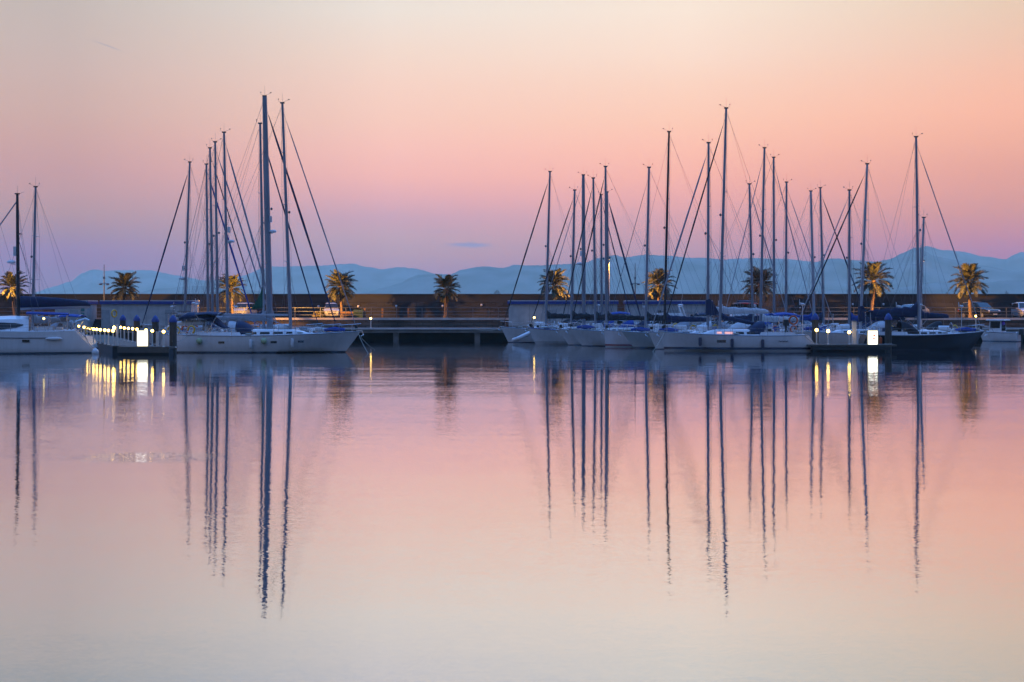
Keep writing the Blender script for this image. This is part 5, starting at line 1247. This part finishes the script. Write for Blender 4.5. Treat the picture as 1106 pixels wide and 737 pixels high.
# taller service post with a lamp, yellow lit lifebuoy stand
sp_ = thing('service_post', 'pale post with lamp and yellow lifebuoy at the corner of the left pontoon', 'post', (WX(126.5,112.9), 112.9, DZ))
MB().box(0,0,.85,.16,.14,1.7).build('post', 'lamp_white', sp_); MB().ball((-.24,0,1.42),.13,10).build('lamp', 'bulb', sp_); MB().tube([(0,0,1.3),(-.24,0,1.3)], .025, 5).build('arm', 'lamp_white', sp_)
ls = thing('lifebuoy_stand', 'yellow lifebuoy on a thin stand beside the left pontoon lamps', 'lifebuoy stand', (WX(122.5,150), 150, DZ))
MB().tube([(0,0,0),(0,0,2.5)], .05, 6).build('stand', 'lamp_white', ls)
MB().tube([(.36*math.cos(a*math.pi/9), -.12, 2.45+.36*math.sin(a*math.pi/9)) for a in range(19)], .085, 8).build('ring', 'yellow_plastic', ls, (0,0,0), R(62))
tag(MB().box(0,0,.55,.2,.2,1.1).box(0,0,1.12,.22,.22,.06).build('short_post', 'lamp_white', None, (WX(170,110.8), 110.8, DZ-.01)), 'short pale post between the last two lamps of the left pontoon', 'post')

# right pontoon
x0, x1 = WX(872,118.2), WX(968,118.2)
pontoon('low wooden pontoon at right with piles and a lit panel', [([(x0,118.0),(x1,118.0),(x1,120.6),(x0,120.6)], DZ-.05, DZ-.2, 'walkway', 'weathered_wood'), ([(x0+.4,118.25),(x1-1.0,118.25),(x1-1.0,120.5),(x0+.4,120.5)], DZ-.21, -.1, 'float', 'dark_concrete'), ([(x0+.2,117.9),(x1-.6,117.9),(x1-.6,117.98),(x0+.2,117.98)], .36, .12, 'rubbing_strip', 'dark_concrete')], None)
gr_ = 'globe lamps along the right pontoon'
for (px, py), lab in zip([(882,356.7),(894.4,357.8),(917.3,359)], ('glowing globe lamp before the left pile of the right pontoon','glowing globe lamp in the middle of the right pontoon','glowing globe lamp beside the pale posts of the right pontoon')):
    globe_lamp(lab, px, py, 118.5, DZ-.05, gr_, r=.135)
pile(880.5, 338.5, 120.95, 'left blue-capped pile of the right pontoon')
pile(959.4, 338.5, 120.95, 'right blue-capped pile of the right pontoon')
sv = thing('service_pedestal', 'pale square service post between lamp and lit panel on the right pontoon', 'post', (WX(922.5,119.2), 119.2, DZ-.05))
MB().box(0,0,.95,.34,.3,1.9).build('post', 'lamp_white', sv); MB().box(0,0,1.95,.4,.36,.1,taper=.8).build('cap', 'lamp_grey', sv); MB().box(.3,.05,.55,.12,.1,1.1).build('side_post', 'white_plastic', sv)
# mooring lines
def line(label, a, b, sag, r=.022):
    pts = [Vector(a).lerp(Vector(b), i/10)+Vector((0,0,-sag*4*(i/10)*(1-i/10))) for i in range(11)]
    tag(MB().tube(pts, r, 5).build('mooring_line', 'rope', None), label, 'rope', 'mooring lines')
bw_ = lambda bt, t_, s_, dz=0: (bt['root'].matrix_basis @ (bt['sheer'](t_, s_)+Vector((0,0,dz))))
line('mooring line from the bow of the long left sloop down into the water', bw_(Bt,.985,-1), (WX(398,112), 112.5, -.1), .15)
line('second mooring line under the bow of the long left sloop', bw_(Bt,.975,1), (WX(404,121), 123, -.1), .15)
line('mooring line from the leftmost right-hand bow out to the quay', bw_(b1,.985,1), (WX(515,162.9), 162.8, 1.2), .25)
line('mooring line from the bow of the lit-windowed sloop down into the water', bw_(Ct,.97,1), (WX(704,117), 117, -.1), .1)
line('mooring line from the stern of the lit-windowed sloop to the right pontoon', bw_(Ct,.03,1), (WX(884,118.4), 118.3, .62), .15)
line('mooring line from the stern of the long left sloop to the near pile', bw_(Bt,.03,-1), (WX(187,111.6), 111.3, 1.0), .2)

# ---------------------------------------------------------------- haze: even air that fades the far hills
hm = bpy.data.materials.new('haze'); hm.use_nodes = True; t_ = hm.node_tree
for n in list(t_.nodes): t_.nodes.remove(n)
pv = t_.nodes.new('ShaderNodeVolumePrincipled'); oo = t_.nodes.new('ShaderNodeOutputMaterial'); t_.links.new(pv.outputs[0], oo.inputs['Volume'])
pv.inputs['Color'].default_value = (.80, .90, .73, 1); pv.inputs['Density'].default_value = SIG; pv.inputs['Anisotropy'].default_value = .3
hm.cycles.homogeneous_volume = True
hz = MB().box(0, (HEND-400)/2, HTOP/2-1, 16000, HEND+400, HTOP+2).build('haze', hm); hz['kind'] = 'stuff'
